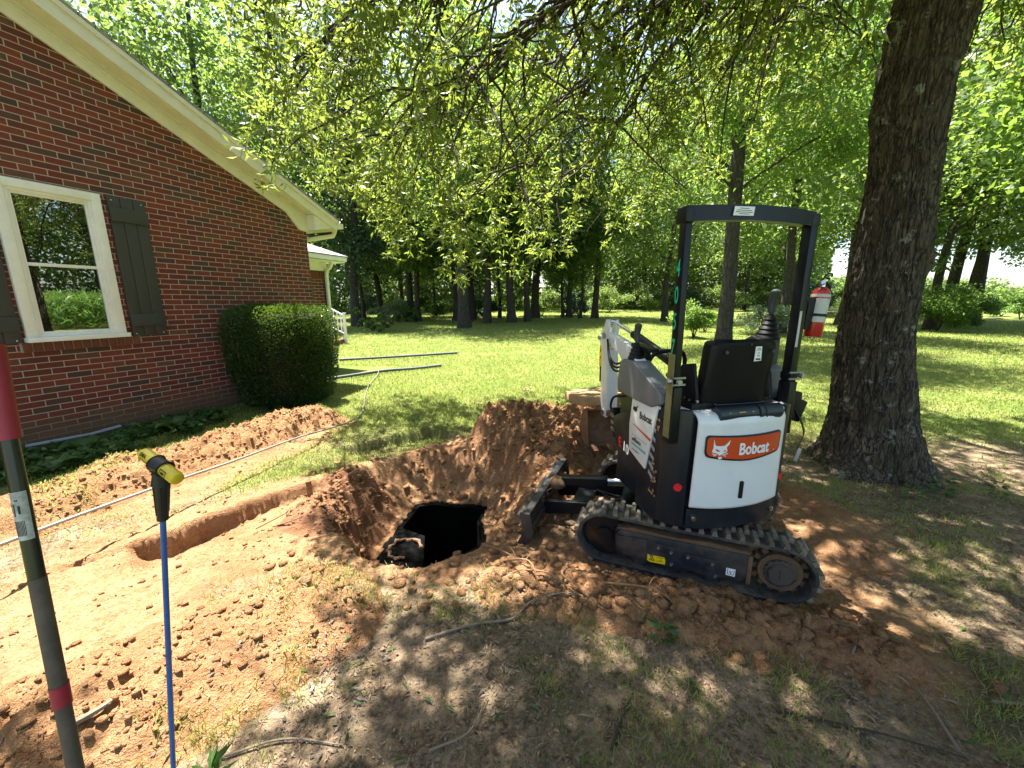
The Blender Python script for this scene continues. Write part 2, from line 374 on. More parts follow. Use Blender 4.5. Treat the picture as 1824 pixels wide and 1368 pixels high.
n = NT('ground_soil_and_turf'); P = n.pos()
at = lambda nm: (n.n('ShaderNodeAttribute', attribute_name=nm), 'Fac')
f1 = n.noise(7, 6, P, .7); f2 = n.noise(45, 5, P, .7); f3 = n.noise(1.1, 4, P, .6)
clay = n.mix(n.ramp(f1, [(.3, 0), (.72, 1)]), (.24, .115, .048), (.40, .235, .12))
clay = n.mix(n.ramp(f2, [(.42, 0), (.75, .8)]), clay, (.50, .33, .19))
clay = n.mix(n.ramp(f3, [(.35, .6), (.55, 0)]), clay, (.20, .082, .034))
earth = n.mix(n.ramp(f2, [(.35, 0), (.65, 1)]), (.07, .045, .028), (.38, .265, .17))
earth = n.mix(n.ramp(f1, [(.45, 0), (.62, .75)]), earth, (.46, .34, .22))
earth = n.mix(n.ramp(f3, [(.40, 0), (.60, .55)]), earth, (.085, .075, .035))
turf = n.mix(n.ramp(f2, [(.3, 0), (.7, 1)]), (.07, .11, .016), (.16, .21, .04))
turf = n.mix(n.ramp(f3, [(.42, 0), (.68, .6)]), turf, (.24, .22, .09))
c = n.mix(at('bare'), turf, earth); c = n.mix(at('dirt'), c, clay)
n.bsdf(Base_Color=c, Roughness=.95, Specular_IOR_Level=.2, Normal=n.bump(n.math('ADD', f2, n.math('MULTIPLY', n.noise(140, 3, P), .5)), .03, 1.)); M['ground'] = n.m
g = npmesh('ground', np.stack([X, Y, Z], -1).reshape(-1, 3), Fq, [M['ground']], smooth=True)
for nm, A in (('dirt', D), ('bare', BR)):
    a = g.data.attributes.new(nm, 'FLOAT', 'POINT'); a.data.foreach_set('value', A.astype(np.float32).ravel())
tag(g, kind='structure')

# clay used by heaps and clods
n = NT('orange_clay'); P = n.pos(); f1 = n.noise(6, 5, P, .7); f2 = n.noise(50, 5, P, .7)
c = n.mix(n.ramp(f1, [(.3, 0), (.7, 1)]), (.23, .10, .04), (.42, .235, .115)); c = n.mix(n.ramp(f2, [(.45, 0), (.8, .8)]), c, (.52, .33, .18))
n.bsdf(Base_Color=c, Roughness=.95, Specular_IOR_Level=.2, Normal=n.bump(n.math('ADD', f2, n.math('MULTIPLY', n.noise(150, 3, P), .5)), .035, 1.)); M['clay'] = n.m
n = NT('damp_red_clay'); P = n.pos(); f1 = n.noise(9, 5, P, .7); f2 = n.noise(60, 5, P, .7)
c = n.mix(n.ramp(f1, [(.3, 0), (.7, 1)]), (.11, .045, .02), (.27, .12, .05)); c = n.mix(n.ramp(f2, [(.5, 0), (.85, .7)]), c, (.36, .17, .075))
n.bsdf(Base_Color=c, Roughness=.9, Normal=n.bump(f2, .02, .9)); M['redclay'] = n.m

def heap(name, x0, x1, y0, y1, fn, mat, label, st=.0135, lump=.05, seed=70):
    xs = np.arange(x0, x1, st); ys = np.arange(y0, y1, st); HX, HY = np.meshgrid(xs, ys)
    e = fn(HX, HY); q = sst(0, .12, e)
    H = e + q * (lump * (np.abs(fbm(HX, HY, 6, 4, seed) - .5) * 2.6) + lump * 1.5 * clodn(HX, HY, 8, seed + 9) * sst(.38, .66, fbm(HX, HY, 2.6, 2, seed + 4)) + lump * .75 * clodn(HX, HY, 19, seed + 19) * sst(.3, .7, fbm(HX, HY, 4, 2, seed + 5)) + lump * .3 * (fbm(HX, HY, 40, 2, seed + 6) - .5))
    Hz = hb(HX, HY) + H; keep = H > -.012; k = np.arange(HX.size).reshape(HX.shape)
    F = np.stack([k[:-1, :-1], k[:-1, 1:], k[1:, 1:], k[1:, :-1]], -1).reshape(-1, 4)
    kf = (keep[:-1, :-1] & keep[:-1, 1:] & keep[1:, 1:] & keep[1:, :-1]).ravel(); F = F[kf]
    V = np.stack([HX, HY, Hz], -1).reshape(-1, 3); used = np.unique(F); mp = np.full(len(V), -1); mp[used] = np.arange(len(used))
    o = npmesh(name, V[used], mp[F], [mat], smooth=True); tag(o, label, 'dirt pile'); HEAPS.append(fn_height(xs, ys, np.where(keep, Hz, -9))); return o
HEAPS = []
def fn_height(xs, ys, Hz):
    def f(x, y):
        i = np.clip(((x - xs[0]) / (xs[1] - xs[0])).astype(int), 0, len(xs) - 1); j = np.clip(((y - ys[0]) / (ys[1] - ys[0])).astype(int), 0, len(ys) - 1)
        ok = (x > xs[0]) & (x < xs[-1]) & (y > ys[0]) & (y < ys[-1]); return np.where(ok, Hz[j, i], -9.)
    return f
def top(x, y):
    x = np.atleast_1d(np.asarray(x, float)); y = np.atleast_1d(np.asarray(y, float)); z = hb(x, y)
    for f in HEAPS: z = np.maximum(z, f(x, y))
    return z
def t1(x, y): return float(top(x, y)[0])
def ridge(a, b, w, h, s1=51):
    def f(x, y):
        d, t, sd = segdist(x, y, a, b); ww = w * (.75 + .5 * fbm(x, y, 1.5, 3, s1)); return h * (.7 + .6 * fbm(x, y, 2.2, 3, s1 + 3)) * (1 - (d / ww) ** 2) * sst(1.25, .5, d / ww) - .015
    return f
heap('dirt_pile', -4.3, -1.9, 1.7, 6.0, lambda x, y: np.maximum(ridge((-3.65, 2.75), (-2.75, 5.1), .52, .17)(x, y), ridge((-3.9, 2.2), (-3.6, 2.8), .4, .12)(x, y)), M['clay'], 'long low heap of crumbly orange clay beside the brick wall and green bed', seed=70)
heap('dirt_pile', -.9, 2.0, 3.1, 5.9, lambda x, y: np.maximum(ridge((.12, 4.45), (1.5, 4.5), .80, .31, 61)(x, y), ridge((.35, 3.75), (.9, 4.2), .6, .22, 62)(x, y)), M['clay'], 'tall heap of rooty orange clay behind the open hole', seed=80, lump=.105)
heap('dirt_pile', -.3, 1.0, 2.1, 3.8, lambda x, y: ridge((.14, 2.72), (.34, 3.15), .20, .16, 67)(x, y), M['clay'], 'loose clay heaped over the middle of the dozer blade', seed=82, lump=.06)
heap('dirt_pile', -2.6, -.5, .55, 2.4, lambda x, y: ridge((-1.75, 1.15), (-1.15, 1.75), .52, .10, 63)(x, y), M['clay'], 'low spread heap of clay in the left foreground under the probe', seed=90, lump=.05)
heap('dirt_pile', -.4, 2.6, 1.2, 2.5, lambda x, y: ridge((.0, 1.98), (1.75, 1.60), .25, .075, 64)(x, y), M['clay'], 'bank of pushed up clay along the near rubber track', seed=95, lump=.028)
heap('dirt_pile', -2.1, -1.0, 2.4, 3.9, lambda x, y: ridge((-1.45, 2.75), (-1.42, 3.3), .36, .12, 65)(x, y), M['redclay'], 'damp dark red clay heaped on the left lip of the hole', seed=99, lump=.06)

# ------------------------------------------------------------------ septic tank in the hole
tk = empty('septic_tank', (-.65, 3.05, -.42), 'exposed black tank at the bottom of the hole with open mouth', 'tank')
n = NT('shaded_tank_black'); n.bsdf(Base_Color=(.0025, .0025, .0025), Roughness=1., Specular_IOR_Level=.1); M['tank'] = n.m  # near-black colour also stands for the shade inside the opening
M['conc'] = simple('clay_stained_concrete', (.16, .11, .07), .95, wear=.7, wearcol=(.22, .11, .05), scale=20, bump=.006)
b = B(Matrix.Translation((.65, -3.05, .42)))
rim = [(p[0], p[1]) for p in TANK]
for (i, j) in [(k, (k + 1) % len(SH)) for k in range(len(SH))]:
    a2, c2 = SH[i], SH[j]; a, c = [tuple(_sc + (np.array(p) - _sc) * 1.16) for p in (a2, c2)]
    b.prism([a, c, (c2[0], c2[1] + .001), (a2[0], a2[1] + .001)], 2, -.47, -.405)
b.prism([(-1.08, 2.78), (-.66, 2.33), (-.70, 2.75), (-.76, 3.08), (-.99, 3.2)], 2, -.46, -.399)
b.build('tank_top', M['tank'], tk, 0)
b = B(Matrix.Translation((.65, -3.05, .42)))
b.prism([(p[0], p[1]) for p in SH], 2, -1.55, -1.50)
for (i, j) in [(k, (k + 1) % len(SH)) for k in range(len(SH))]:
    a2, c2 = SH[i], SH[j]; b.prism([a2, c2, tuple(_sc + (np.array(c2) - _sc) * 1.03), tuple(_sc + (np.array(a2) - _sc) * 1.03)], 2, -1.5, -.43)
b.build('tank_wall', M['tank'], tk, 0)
b = B(Matrix.Translation((.65, -3.05, .42))); rr = [.13 + .012 * math.sin(3 * k) for k in range(25)]
b.tube([(-.88 + rr[k % 24] * math.cos(k * PI / 12), 2.88 + rr[k % 24] * 1.0 * math.sin(k * PI / 12), -.385 + .008 * math.sin(5 * k)) for k in range(20)], [.014 + .005 * math.sin(2.3 * k) for k in range(20)], 8)
b.build('access_collar', M['conc'], tk)

# ------------------------------------------------------------------ house
_d = Vector((-.368, -.93, 0)).normalized(); _o = Vector((-_d.y, _d.x, 0))    # along the gable wall towards the viewer; outward
Pw = Vector((-3.865, 7.34, 0)); S0 = -.28
HM = Matrix(((_o.x, _d.x, 0, Pw.x), (_o.y, _d.y, 0, Pw.y), (0, 0, 1, 0), (0, 0, 0, 1)))     # local (out, along, up) -> world
def uvset(o, fn):
    me = o.data; uv = me.uv_layers.new(name='UVMap'); inv = HM.inverted()
    for p in me.polygons:
        nn = (inv.to_3x3() @ p.normal)
        for li in p.loop_indices: uv.data[li].uv = fn(inv @ me.vertices[me.loops[li].vertex_index].co, nn)
def walluv(c, nn): return (c.y, c.z) if abs(nn.x) > abs(nn.y) else (c.x + .1, c.z)
house = tag(bpy.data.objects.new('brick_house', None), 'red brick gable end house with cream eaves and one big window', 'house'); COL.objects.link(house)
SL = .425; RS = 6.2      # roof slope, ridge position along the wall
def rk(s, z0): return z0 + SL * (s if s < RS else 2 * RS - s)
SE = 12.9
b = B(HM); b.prism([(S0, -.6), (SE, -.6), (SE, 3.0), (RS, rk(RS, 3.1)), (S0, rk(S0, 3.1))], 0, -8, 0)
wall = b.build('wall', M['brick'], house, 0); uvset(wall, walluv)
# stepped-out foundation course splashed with clay
def band(name, pts, o0, o1, mat, par=house, bev=.003):
    b = B(HM); b.prism(pts, 0, o0, o1, bev); return b.build(name, mat, par)
def slanted(zlo, zhi, sa, sb): return [(sa, rk(sa, zlo)), (sb, rk(sb, zlo)), (sb, rk(sb, zhi)), (sa, rk(sa, zhi))]
band('frieze_board', [(S0 - .02, 2.84), (S0 + .16, 2.86), (.12, rk(.12, 3.06)), (RS, rk(RS, 3.06)), (RS, rk(RS, 3.30)), (S0 - .02, rk(S0, 3.30))], -.02, .028, M['trim'])
band('frieze_moulding', slanted(3.175, 3.20, -.1, RS), .028, .05, M['trim'])
band('soffit', slanted(3.262, 3.285, -.78, RS), .028, .2, M['trim'])
fas = band('rake_fascia', slanted(3.265, 3.425, -.80, RS), .2, .222, M['trim'])
band('drip_moulding', slanted(3.408, 3.47, -.82, RS), .223, .243, M['trim'])
b = B(HM)   # eave return box under the low end of the rake
b.prism([(-.80, 2.985), (-.30, 2.865), (-.30, rk(-.3, 3.26)), (-.80, rk(-.8, 3.26))], 0, -1.2, .20, .004)
b.build('eave_return', M['trim'], house)
b = B(HM); b.prism([(-.70, 3.015), (-.36, 2.96), (-.33, 3.10), (-.40, 3.13)], 0, .2005, .204)
b.build('return_panel', M['trim'], house)
b = B(HM)
b.prism(slanted(3.472, 3.50, -.86, RS + .0), 0, -8.3, .25); b.prism([(RS, rk(RS, 3.472)), (SE + .8, rk(SE + .8, 3.472)), (SE + .8, rk(SE + .8, 3.5)), (RS, rk(RS, 3.5))], 0, -8.3, .25)
roof = b.build('roof', M['shingle'], house, 0); uvset(roof, lambda c, nn: (c.x, c.y * 1.09))
b = B(HM)   # gutter along the eave
prof = [(-.985, 3.085), (-.99, 2.99), (-.86, 2.965), (-.80, 3.0), (-.80, 3.08), (-.812, 3.08), (-.815, 3.01), (-.87, 2.98), (-.972, 3.0), (-.972, 3.085)]
b.prism(prof, 0, -8, .20); b.prism([(-.985, 3.08), (-.985, 2.99), (-.86, 2.965), (-.81, 3.0), (-.81, 3.08)], 0, .200, .206)
b.build('gutter', M['trim'], house)
b = B(HM)
b.tube([Vector(p) for p in [(.08, -.88, 3.0), (.08, -.88, 2.93), (.07, -.84, 2.85), (.0, -.55, 2.77), (-.10, -.36, 2.72), (-.15, -.325, 2.6), (-.15, -.325, .15), (-.15, -.38, .05)]], .042, 8)
b.build('downspout', M['trim'], house)

# window in the gable wall
WA, WB, WZ0, WZ1 = 2.60, 3.43, 1.175, 2.815
win = B(HM)
cas = .085
for (a0, a1, z0, z1) in [(WA, WA + cas, WZ0 + .05, WZ1), (WB - cas, WB, WZ0 + .05, WZ1), (WA + cas, WB - cas, WZ1 - cas, WZ1)]:
    win.box((.0225, (a0 + a1) / 2, (z0 + z1) / 2), (.055, a1 - a0, z1 - z0), bev=.004)
wf = win.build('window', M['white'], house)
b = B(HM); b.box((.045, (WA + WB) / 2, WZ0 + .024), (.11, WB - WA + .03, .05), bev=.006); b.build('sill', M['white'], wf)
b = B(HM); ia, ib, iz0, iz1 = WA + cas, WB - cas, WZ0 + .05, WZ1 - cas
for d, t, x in ((0, .03, .026), (.03, .025, .014)):
    a0, a1, z0, z1 = ia + d, ib - d, iz0 + d, iz1 - d
    b.box((x, a0 + t / 2, (z0 + z1) / 2), (.02, t, z1 - z0), bev=.003); b.box((x, a1 - t / 2, (z0 + z1) / 2), (.02, t, z1 - z0), bev=.003)
    b.box((x, (a0 + a1) / 2, z0 + t / 2), (.02, a1 - a0 - 2 * t, t), bev=.003); b.box((x, (a0 + a1) / 2, z1 - t / 2), (.02, a1 - a0 - 2 * t, t), bev=.003)
zm = 1.985; b.box((.010, (ia + ib) / 2, zm), (.03, ib - ia - .11, .034), bev=.004)
b.build('sash', M['white'], wf)
b = B(HM); b.box((.004, (ia + ib) / 2, (zm + .01 + iz1 - .05) / 2), (.008, ib - ia - .10, iz1 - .05 - zm), bev=0); b.build('pane', M['glass'], wf, 0)
b = B(HM); b.box((.0025, (ia + ib) / 2, (iz0 + .05 + zm) / 2), (.006, ib - ia - .10, zm - iz0 - .06)); b.build('pane', M['glass'], wf, 0)
b = B(HM); b.box((.012, (WA + WB) / 2, WZ1 + .006), (.03, WB - WA + .05, .012)); b.build('lintel', M['mortar'], wf)
b = B(HM); n_ = 13
for k in range(n_):
    a0 = 2.47 + k * (WB + .05 - 2.47) / n_; b.mi = 0; b.box((.012, a0 + .033, 1.122), (.03, .062, .095), bev=.004)
b.mi = 1; b.box((.003, 2.97, 1.122), (.012, 1.03, .10)); b.build('rowlock_sill', [M['rowlock'], M['mortar']], wf)
def shutter(a, bb):
    b = B(HM); nb = 3; wd = (bb - a) / nb
    for k in range(nb): b.box((.014, a + wd * (k + .5), 2.0), (.026, wd - .004, 1.655), bev=.004)
    for z in (2.62, 1.37): b.box((.037, (a + bb) / 2, z), (.02, bb - a - .002, .155), bev=.003)
    s = b.build('shutter', M['shutter'], house)
    b = B(HM)
    for y in (a + .04, bb - .04):
        for z in (1.2, 2.78): b.sph((.029, y, z), (.004, .006, .006), 8)
    b.build('screw', M['railing'], s)
shutter(2.165, 2.535); shutter(3.46, 3.83)

# wing of the neighbouring part of the house behind the corner
wing = tag(bpy.data.objects.new('house_wing', None), 'brick wing with grey shingle roof and white gutter behind the gable corner', 'house'); COL.objects.link(wing)
WC = Vector((-4.42, 9.65, 0)); WM = Matrix(((_o.x, _d.x, 0, WC.x), (_o.y, _d.y, 0, WC.y), (0, 0, 1, 0), (0, 0, 0, 1)))
b = B(WM); b.box((-3.5, 1.0, 1.1), (7, 2.0, 2.92)); o = b.build('wall', M['brickwing'], wing, 0); uvset(o, walluv)
b = B(WM); b.prism([(-.02, 2.30), (2.0, 2.30), (2.0, 2.52), (-.02, 2.52)], 0, -.02, .03); b.prism([(-.34, 2.50), (2.0, 2.50), (2.0, 2.525), (-.34, 2.525)], 0, -6, .30); b.build('frieze_board', M['railing'], wing)
b = B(WM); b.box((.32, .83, 2.60), (.04, 2.38, .13), bev=.005); b.box((-3, -.36, 2.60), (6.6, .04, .13), bev=.005); b.build('gutter', M['railing'], wing)
def wuv(c, nn): return (c.y, c.x * 1.1)
b = B(WM); tb = bmesh.new()
vs = [tb.verts.new(p) for p in [(.35, -.40, 2.655), (.35, 2.1, 2.655), (-3.6, 2.1, 4.25), (-3.6, -.40, 2.655), (-1.25, 1.6, 3.40), (-1.25, 2.1, 3.40)]]
tb.faces.new([vs[0], vs[1], vs[5], vs[4]]); tb.faces.new([vs[3], vs[0], vs[4]]); b._add(tb)
b.prism([(-.40, 2.630), (2.1, 2.630), (2.1, 2.653), (-.40, 2.653)], 0, -5, .35)
o = b.build('roof', M['shingle'], wing, 0); uvset(o, lambda c, nn: (c.y, c.x))
b = B(WM); b.tube([(.26, .05, 2.56), (.25, .05, 2.45), (.18, .03, 2.38), (.08, .03, 2.32), (.055, .03, 2.2), (.055, .03, .2), (.12, .03, .1)], .045, 8); b.build('downspout', M['railing'], wing)
b = B(WM); b.box((.02, .62, 1.45), (.035, .36, 1.45), bev=.004)
n = NT('green_shutter_paint'); n.bsdf(Base_Color=(.06, .085, .04), Roughness=.5); M['gshut'] = n.m
b.build('shutter', M['gshut'], wing)
b = B(WM)
for k in range(8): b.box((.008, .10 + k * .068, 2.20), (.022, .058, .19), bev=.003)
b.build('soldier_course', M['rowlock'], wing)

# porch steps with white railing beyond the wing
st = empty('porch_steps', (-6.4, 14.6, 0), 'brick porch steps with white railing beyond the wing', 'steps')
b = B()
for k in range(4): b.box((-.25 - .28 * k, 0, .09 + .17 * k - .0), (.30, 1.4, .17 + .0), bev=.006); 
b.box((-1.9, 0, .36), (1.5, 1.4, .70), bev=.006)
b.build('step', M['rowlock'], st)
for yy in (-.7, .7):
    b = B(); b.box((-.05, yy, .58), (.09, .09, 1.14), bev=.004); b.box((-.05, yy, 1.16), (.12, .12, .03), bev=.004)
    b.box((-1.25, yy, 1.1), (.09, .09, 1.5), bev=.004); b.build('newel_post', M['railing'], st)
    b = B(); b.tube([(-.05, yy, 1.06), (-1.25, yy, 1.72)], .035, 4); b.tube([(-.05, yy, .36), (-1.25, yy, 1.0)], .025, 4)
    for k in range(1, 9):
        x = -.05 - .133 * k; z = 1.06 + .55 * (-.05 - x); b.box((x, yy, z - .35), (.03, .03, .68))
    b.build('railing', M['railing'], st)

# ------------------------------------------------------------------ foliage helper
def leafquads(Pn, Dn, L, W, fold=.15, nrm=None):
    """one bent diamond leaf per point: base Pn, direction Dn, length L, width W"""
    N = len(Pn); Dn = Dn / np.linalg.norm(Dn, axis=1, keepdims=True)
    a = rng.normal(size=(N, 3)) if nrm is None else nrm
    s = np.cross(Dn, a); s /= np.linalg.norm(s, axis=1, keepdims=True) + 1e-9; u = np.cross(s, Dn)
    L = np.broadcast_to(np.asarray(L, float).reshape(-1, 1), (N, 1)); W = np.broadcast_to(np.asarray(W, float).reshape(-1, 1), (N, 1))
    mid = Pn + Dn * L * .5 + u * L * fold; V = np.stack([Pn, mid + s * W * .5, Pn + Dn * L, mid - s * W * .5], 1)
    return V.reshape(-1, 3)
def leafmesh(name, V, mat, parent=None):
    return npmesh(name, V, np.arange(len(V)).reshape(-1, 4), [mat], parent)
def tubes(paths, radii, n=4):
    """paths: list of (k,3) arrays; radii list of (k,) arrays -> V,F"""
    VV = []; FF = []; off = 0; ca = np.cos(np.arange(n) * 2 * PI / n); sa = np.sin(np.arange(n) * 2 * PI / n)
    for p, r in zip(paths, radii):
        k = len(p); t = np.gradient(p, axis=0); t /= np.linalg.norm(t, axis=1, keepdims=True) + 1e-9
        ref = np.array([0, 0, 1.]) if abs(t[0, 2]) < .9 else np.array([1., 0, 0])
        s = np.cross(t, ref); s /= np.linalg.norm(s, axis=1, keepdims=True) + 1e-9; u = np.cross(t, s)
        V = p[:, None] + (s[:, None] * ca[None, :, None] + u[:, None] * sa[None, :, None]) * np.asarray(r)[:, None, None]
        VV.append(V.reshape(-1, 3)); i = np.arange((k - 1) * n).reshape(k - 1, n) + off; j = np.roll(i, -1, axis=1)
        FF.append(np.stack([i, j, j + n, i + n], -1).reshape(-1, 4)); off += k * n
    return np.concatenate(VV), np.concatenate(FF)

# ------------------------------------------------------------------ clipped hedge bush
bush = empty('boxwood_bush', (-3.55, 6.05, 0), 'square clipped dark green boxwood bush at the corner of the brick house', 'bush')
def bushpt(n_, shrink=0):
    """points on the surface of a rounded, slightly top-heavy box in local (out, along, up)"""
    u = rng.normal(size=(n_, 3)); u /= np.abs(u).max(axis=1, keepdims=True)      # cube surface
    s = u / (np.sum(np.abs(u) ** 7, axis=1, keepdims=True) ** (1 / 7)) * 1.0
    return s
Nb = 52000; s = bushpt(Nb); dep = rng.random((Nb, 1)) ** 2 * .16
lump = 1 + .055 * (fbm(s[:, 0] * 2 + 5, s[:, 1] * 2 + s[:, 2] * 2.6, 2.5, 3, 7)[:, None] - .5) * 2
top_f = (.86 + .14 * sst(-1, .3, s[:, 2:3]))
loc = np.concatenate([s[:, :1] * .56 * top_f, s[:, 1:2] * .80 * top_f, s[:, 2:3] * .76], 1) * lump * (1 - dep)
loc = loc * [1.05, .80, 1.] + np.array([.70, 1.0, .77]); Lw = np.stack([loc[:, 0] * _o.x + loc[:, 1] * _d.x + Pw.x, loc[:, 0] * _o.y + loc[:, 1] * _d.y + Pw.y, loc[:, 2]], -1)
stray = rng.random(Nb) < .012; Lw[stray] += np.stack([s[:, 0] * _o.x + s[:, 1] * _d.x, s[:, 0] * _o.y + s[:, 1] * _d.y, np.abs(s[:, 2]) + .3], -1)[stray] * rng.uniform(.02, .09, (stray.sum(), 1))
dr = np.stack([s[:, 0] * _o.x + s[:, 1] * _d.x, s[:, 0] * _o.y + s[:, 1] * _d.y, s[:, 2] + .5], -1) + rng.normal(size=(Nb, 3)) * .7
leafmesh('foliage', leafquads(Lw - np.array(bush.location), dr, rng.uniform(.020, .042, Nb), rng.uniform(.012, .020, Nb)), M['boxleaf'], bush)
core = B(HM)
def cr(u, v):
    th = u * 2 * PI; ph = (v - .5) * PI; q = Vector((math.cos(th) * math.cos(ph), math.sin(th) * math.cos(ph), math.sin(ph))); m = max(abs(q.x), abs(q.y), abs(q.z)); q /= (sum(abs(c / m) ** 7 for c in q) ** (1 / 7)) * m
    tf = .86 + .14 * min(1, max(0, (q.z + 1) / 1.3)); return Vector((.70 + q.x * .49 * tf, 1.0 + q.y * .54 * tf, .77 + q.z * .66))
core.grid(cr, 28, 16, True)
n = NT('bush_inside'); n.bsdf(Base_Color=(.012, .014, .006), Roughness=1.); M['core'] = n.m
o = core.build('dark_core', M['core'], bush); o.location = -bush.location  # solid near-black core filling the leaf shell

# ------------------------------------------------------------------ planted bed at the wall foot
def inwall(o_, s_): return (Pw.x + _o.x * o_ + _d.x * s_, Pw.y + _o.y * o_ + _d.y * s_)
def hosta(o_, s_, size, nl, label):
    x, y = inwall(o_, s_); z = t1(x, y); e = empty('hosta_plant', (x, y, z), label, 'plant', 'hostas in the bed by the wall')
    P_, D_, L_, W_ = [], [], [], []; V = []; F = []
    for k in range(nl):
        a = k * 2.4 + random.uniform(-.3, .3); r = size * random.uniform(.7, 1.15); ln = []; up = random.uniform(.35, .9)
        for j in range(6):
            t = j / 5; rad = r * t; h = r * (up * t * 1.6 - 1.15 * up * t * t); wd = .30 * r * math.sin(PI * min(1, max(.02, t) ** .8)) * .9
            ca, sa = math.cos(a), math.sin(a); c = Vector((ca * rad, sa * rad, h + .02)); sd = Vector((-sa, ca, 0)) * wd
            ln += [c + sd + Vector((0, 0, .25 * wd)), c, c - sd + Vector((0, 0, .25 * wd))]
        o0 = len(V); V += ln
        for j in range(5):
            for q in range(2): i = o0 + j * 3 + q; F.append((i, i + 1, i + 4, i + 3))
    o = npmesh('leaves', np.array(V), np.array(F), [M['hostaleaf']], e, True)
hosta(.62, 2.55, .30, 16, 'big light green hosta nearest the orange clay heap in the bed')
hosta(.38, 2.02, .22, 14, 'small hosta at the wall foot beside the clipped bush')
hosta(.50, 3.35, .24, 14, 'hosta under the left half of the window')
hosta(.95, 3.75, .17, 11, 'small hosta at the left end of the bed')
Ng = 5200; gs = rng.uniform(1.9, 5.0, Ng); go = rng.uniform(.06, 1.02, Ng) * (1 - .25 * (gs < 2.4)); keep = fbm(gs, go, 4, 3, 3) > .44; gs, go = gs[keep], go[keep]
gxw = Pw.x + _o.x * go + _d.x * gs; gyw = Pw.y + _o.y * go + _d.y * gs; gz = top(gxw, gyw) + rng.random(len(gs)) * .10
dd = rng.normal(size=(len(gs), 3)); dd[:, 2] = np.abs(dd[:, 2]) * .35
gc = leafmesh('ground_cover', leafquads(np.stack([gxw, gyw, gz], -1), dd, rng.uniform(.04, .08, len(gs)), rng.uniform(.035, .065, len(gs)), .05, nrm=np.tile([0, 0, 1.], (len(gs), 1)) + rng.normal(size=(len(gs), 3)) * .3), M['hostaleaf'])
tag(gc, 'low round leaved ground cover in the shaded bed', 'ground cover', kind='stuff')
b = B(); x, y = inwall(.10, 3.65); b.tube([(x, y, .11), (x + .25, y + .42, .10), (x + .36, y + .66, .12)], .018, 6)
tag(b.build('plastic_edging', simple('grey_plastic', (.22, .25, .30), .4), None), 'strip of grey plastic edging lying at the wall foot', 'edging')

# ------------------------------------------------------------------ hoses and pipes
M['hose'] = simple('dusty_grey_hose', (.20, .18, .16), .45, wear=.3, wearcol=(.42, .3, .2), scale=30)
M['drain'] = simple('grey_drain_pipe', (.075, .09, .09), .7, wear=.2, wearcol=(.14, .14, .1))
M['steel'] = simple('steel', (.42, .42, .42), .35, .9, wear=.3, wearcol=(.2, .15, .1))
pp = [(-3.0, 1.2, .30), (-2.85, 2.0, .27), (-2.66, 2.72, .24), (-2.50, 3.3, .20), (-2.32, 4.0, .165), (-2.17, 4.6, .10), (-2.12, 5.1, .05), (-2.2, 5.6, .03), (-2.5, 6.5, .03), (-2.75, 7.4, .03), (-2.93, 8.4, .04), (-3.0, 8.75, .10)]
pp = [(p[0], p[1], max(p[2], t1(p[0], p[1]) + .015)) for p in pp]
b = B(); q = bez(pp, 8); b.tube(q, [.0115 - .0035 * i / len(q) for i in range(len(q))], 8); tag(b.build('hose', M['hose']), 'thin grey hose running along the clay heap and out onto the lawn', 'hose')
b = B(); q = bez([(-3.9, 7.75, .05), (-3.5, 8.2, .05), (-2.9, 8.85, .055), (-2.3, 9.2, .05), (-1.75, 9.6, .055)], 26)
b.tube(q, [.033 + .004 * (k % 2) for k in range(len(q))], 10); tag(b.build('drain_pipe', M['drain']), 'nearer grey corrugated drain pipe lying on the lawn', 'pipe', 'drain pipes on the lawn')
b = B(); q = bez([(-4.7, 10.6, .05), (-3.6, 11.1, .05), (-2.6, 11.6, .05), (-1.7, 12.1, .05)], 26)
b.tube(q, [.033 + .004 * (k % 2) for k in range(len(q))], 10); tag(b.build('drain_pipe', M['drain']), 'farther grey drain pipe lying on the lawn', 'pipe', 'drain pipes on the lawn')

# ------------------------------------------------------------------ soil probe with yellow T handle
pr = empty('soil_probe', (-1.086, .959, t1(-1.086, .959)), 'blue steel soil probe with yellow T handle stuck in the ground', 'soil probe')
base = Vector((-1.086, .959, 0)); tp = Vector((-.886, .925, 1.165)) - base; tp.z += .02
b = B(); b.tube([(tp.x * -.05, 0, -.06), tp * .90], .0066, 10); pz = pr.location.z
rod = b.build('rod', simple('blue_paint', (.035, .13, .42), .4, wear=.35, wearcol=(.25, .16, .1), scale=40), pr)
M['rubber'] = simple('black_rubber_grip', (.018, .017, .016), .55, wear=.25, wearcol=(.12, .08, .05), scale=30)
b = B(); b.cyl(tp * .895, tp * 1.0, .0125, .0185, 20, .002); b.tube([tp * .885, tp * .897], .0125, 12)
for k in range(6):
    a = k * PI / 3; off = Vector((math.cos(a), math.sin(a), 0)); b.tube([tp * .90 + off * .0125, tp * .985 + off * .018], .0022, 5)
b.build('grip_socket', M['rubber'], pr)
M['yellow'] = simple('yellow_plastic', (.72, .52, .02), .35, wear=.12, wearcol=(.3, .22, .06), scale=50)
hd = Vector((.062, -.028, -.022)); hd.normalize(); hc = tp * 1.012
b = B(); b.lathe([(.0, -.076), (.010, -.076), (.014, -.073), (.0157, -.066), (.0157, .066), (.014, .073), (.010, .076), (.0, .0765)], hc, 24, hd); b.build('handle', M['yellow'], pr)
b = B(); b.cyl(hc - hd * .019, hc + hd * .019, .0185, .0185, 24, .003); b.tube([tp * .97, tp * 1.01], [.021, .014], 14); b.build('handle_collar', M['rubber'], pr)
n = NT('black_ink'); n.bsdf(Base_Color=(.01, .01, .01), Roughness=.5); M['ink'] = n.m
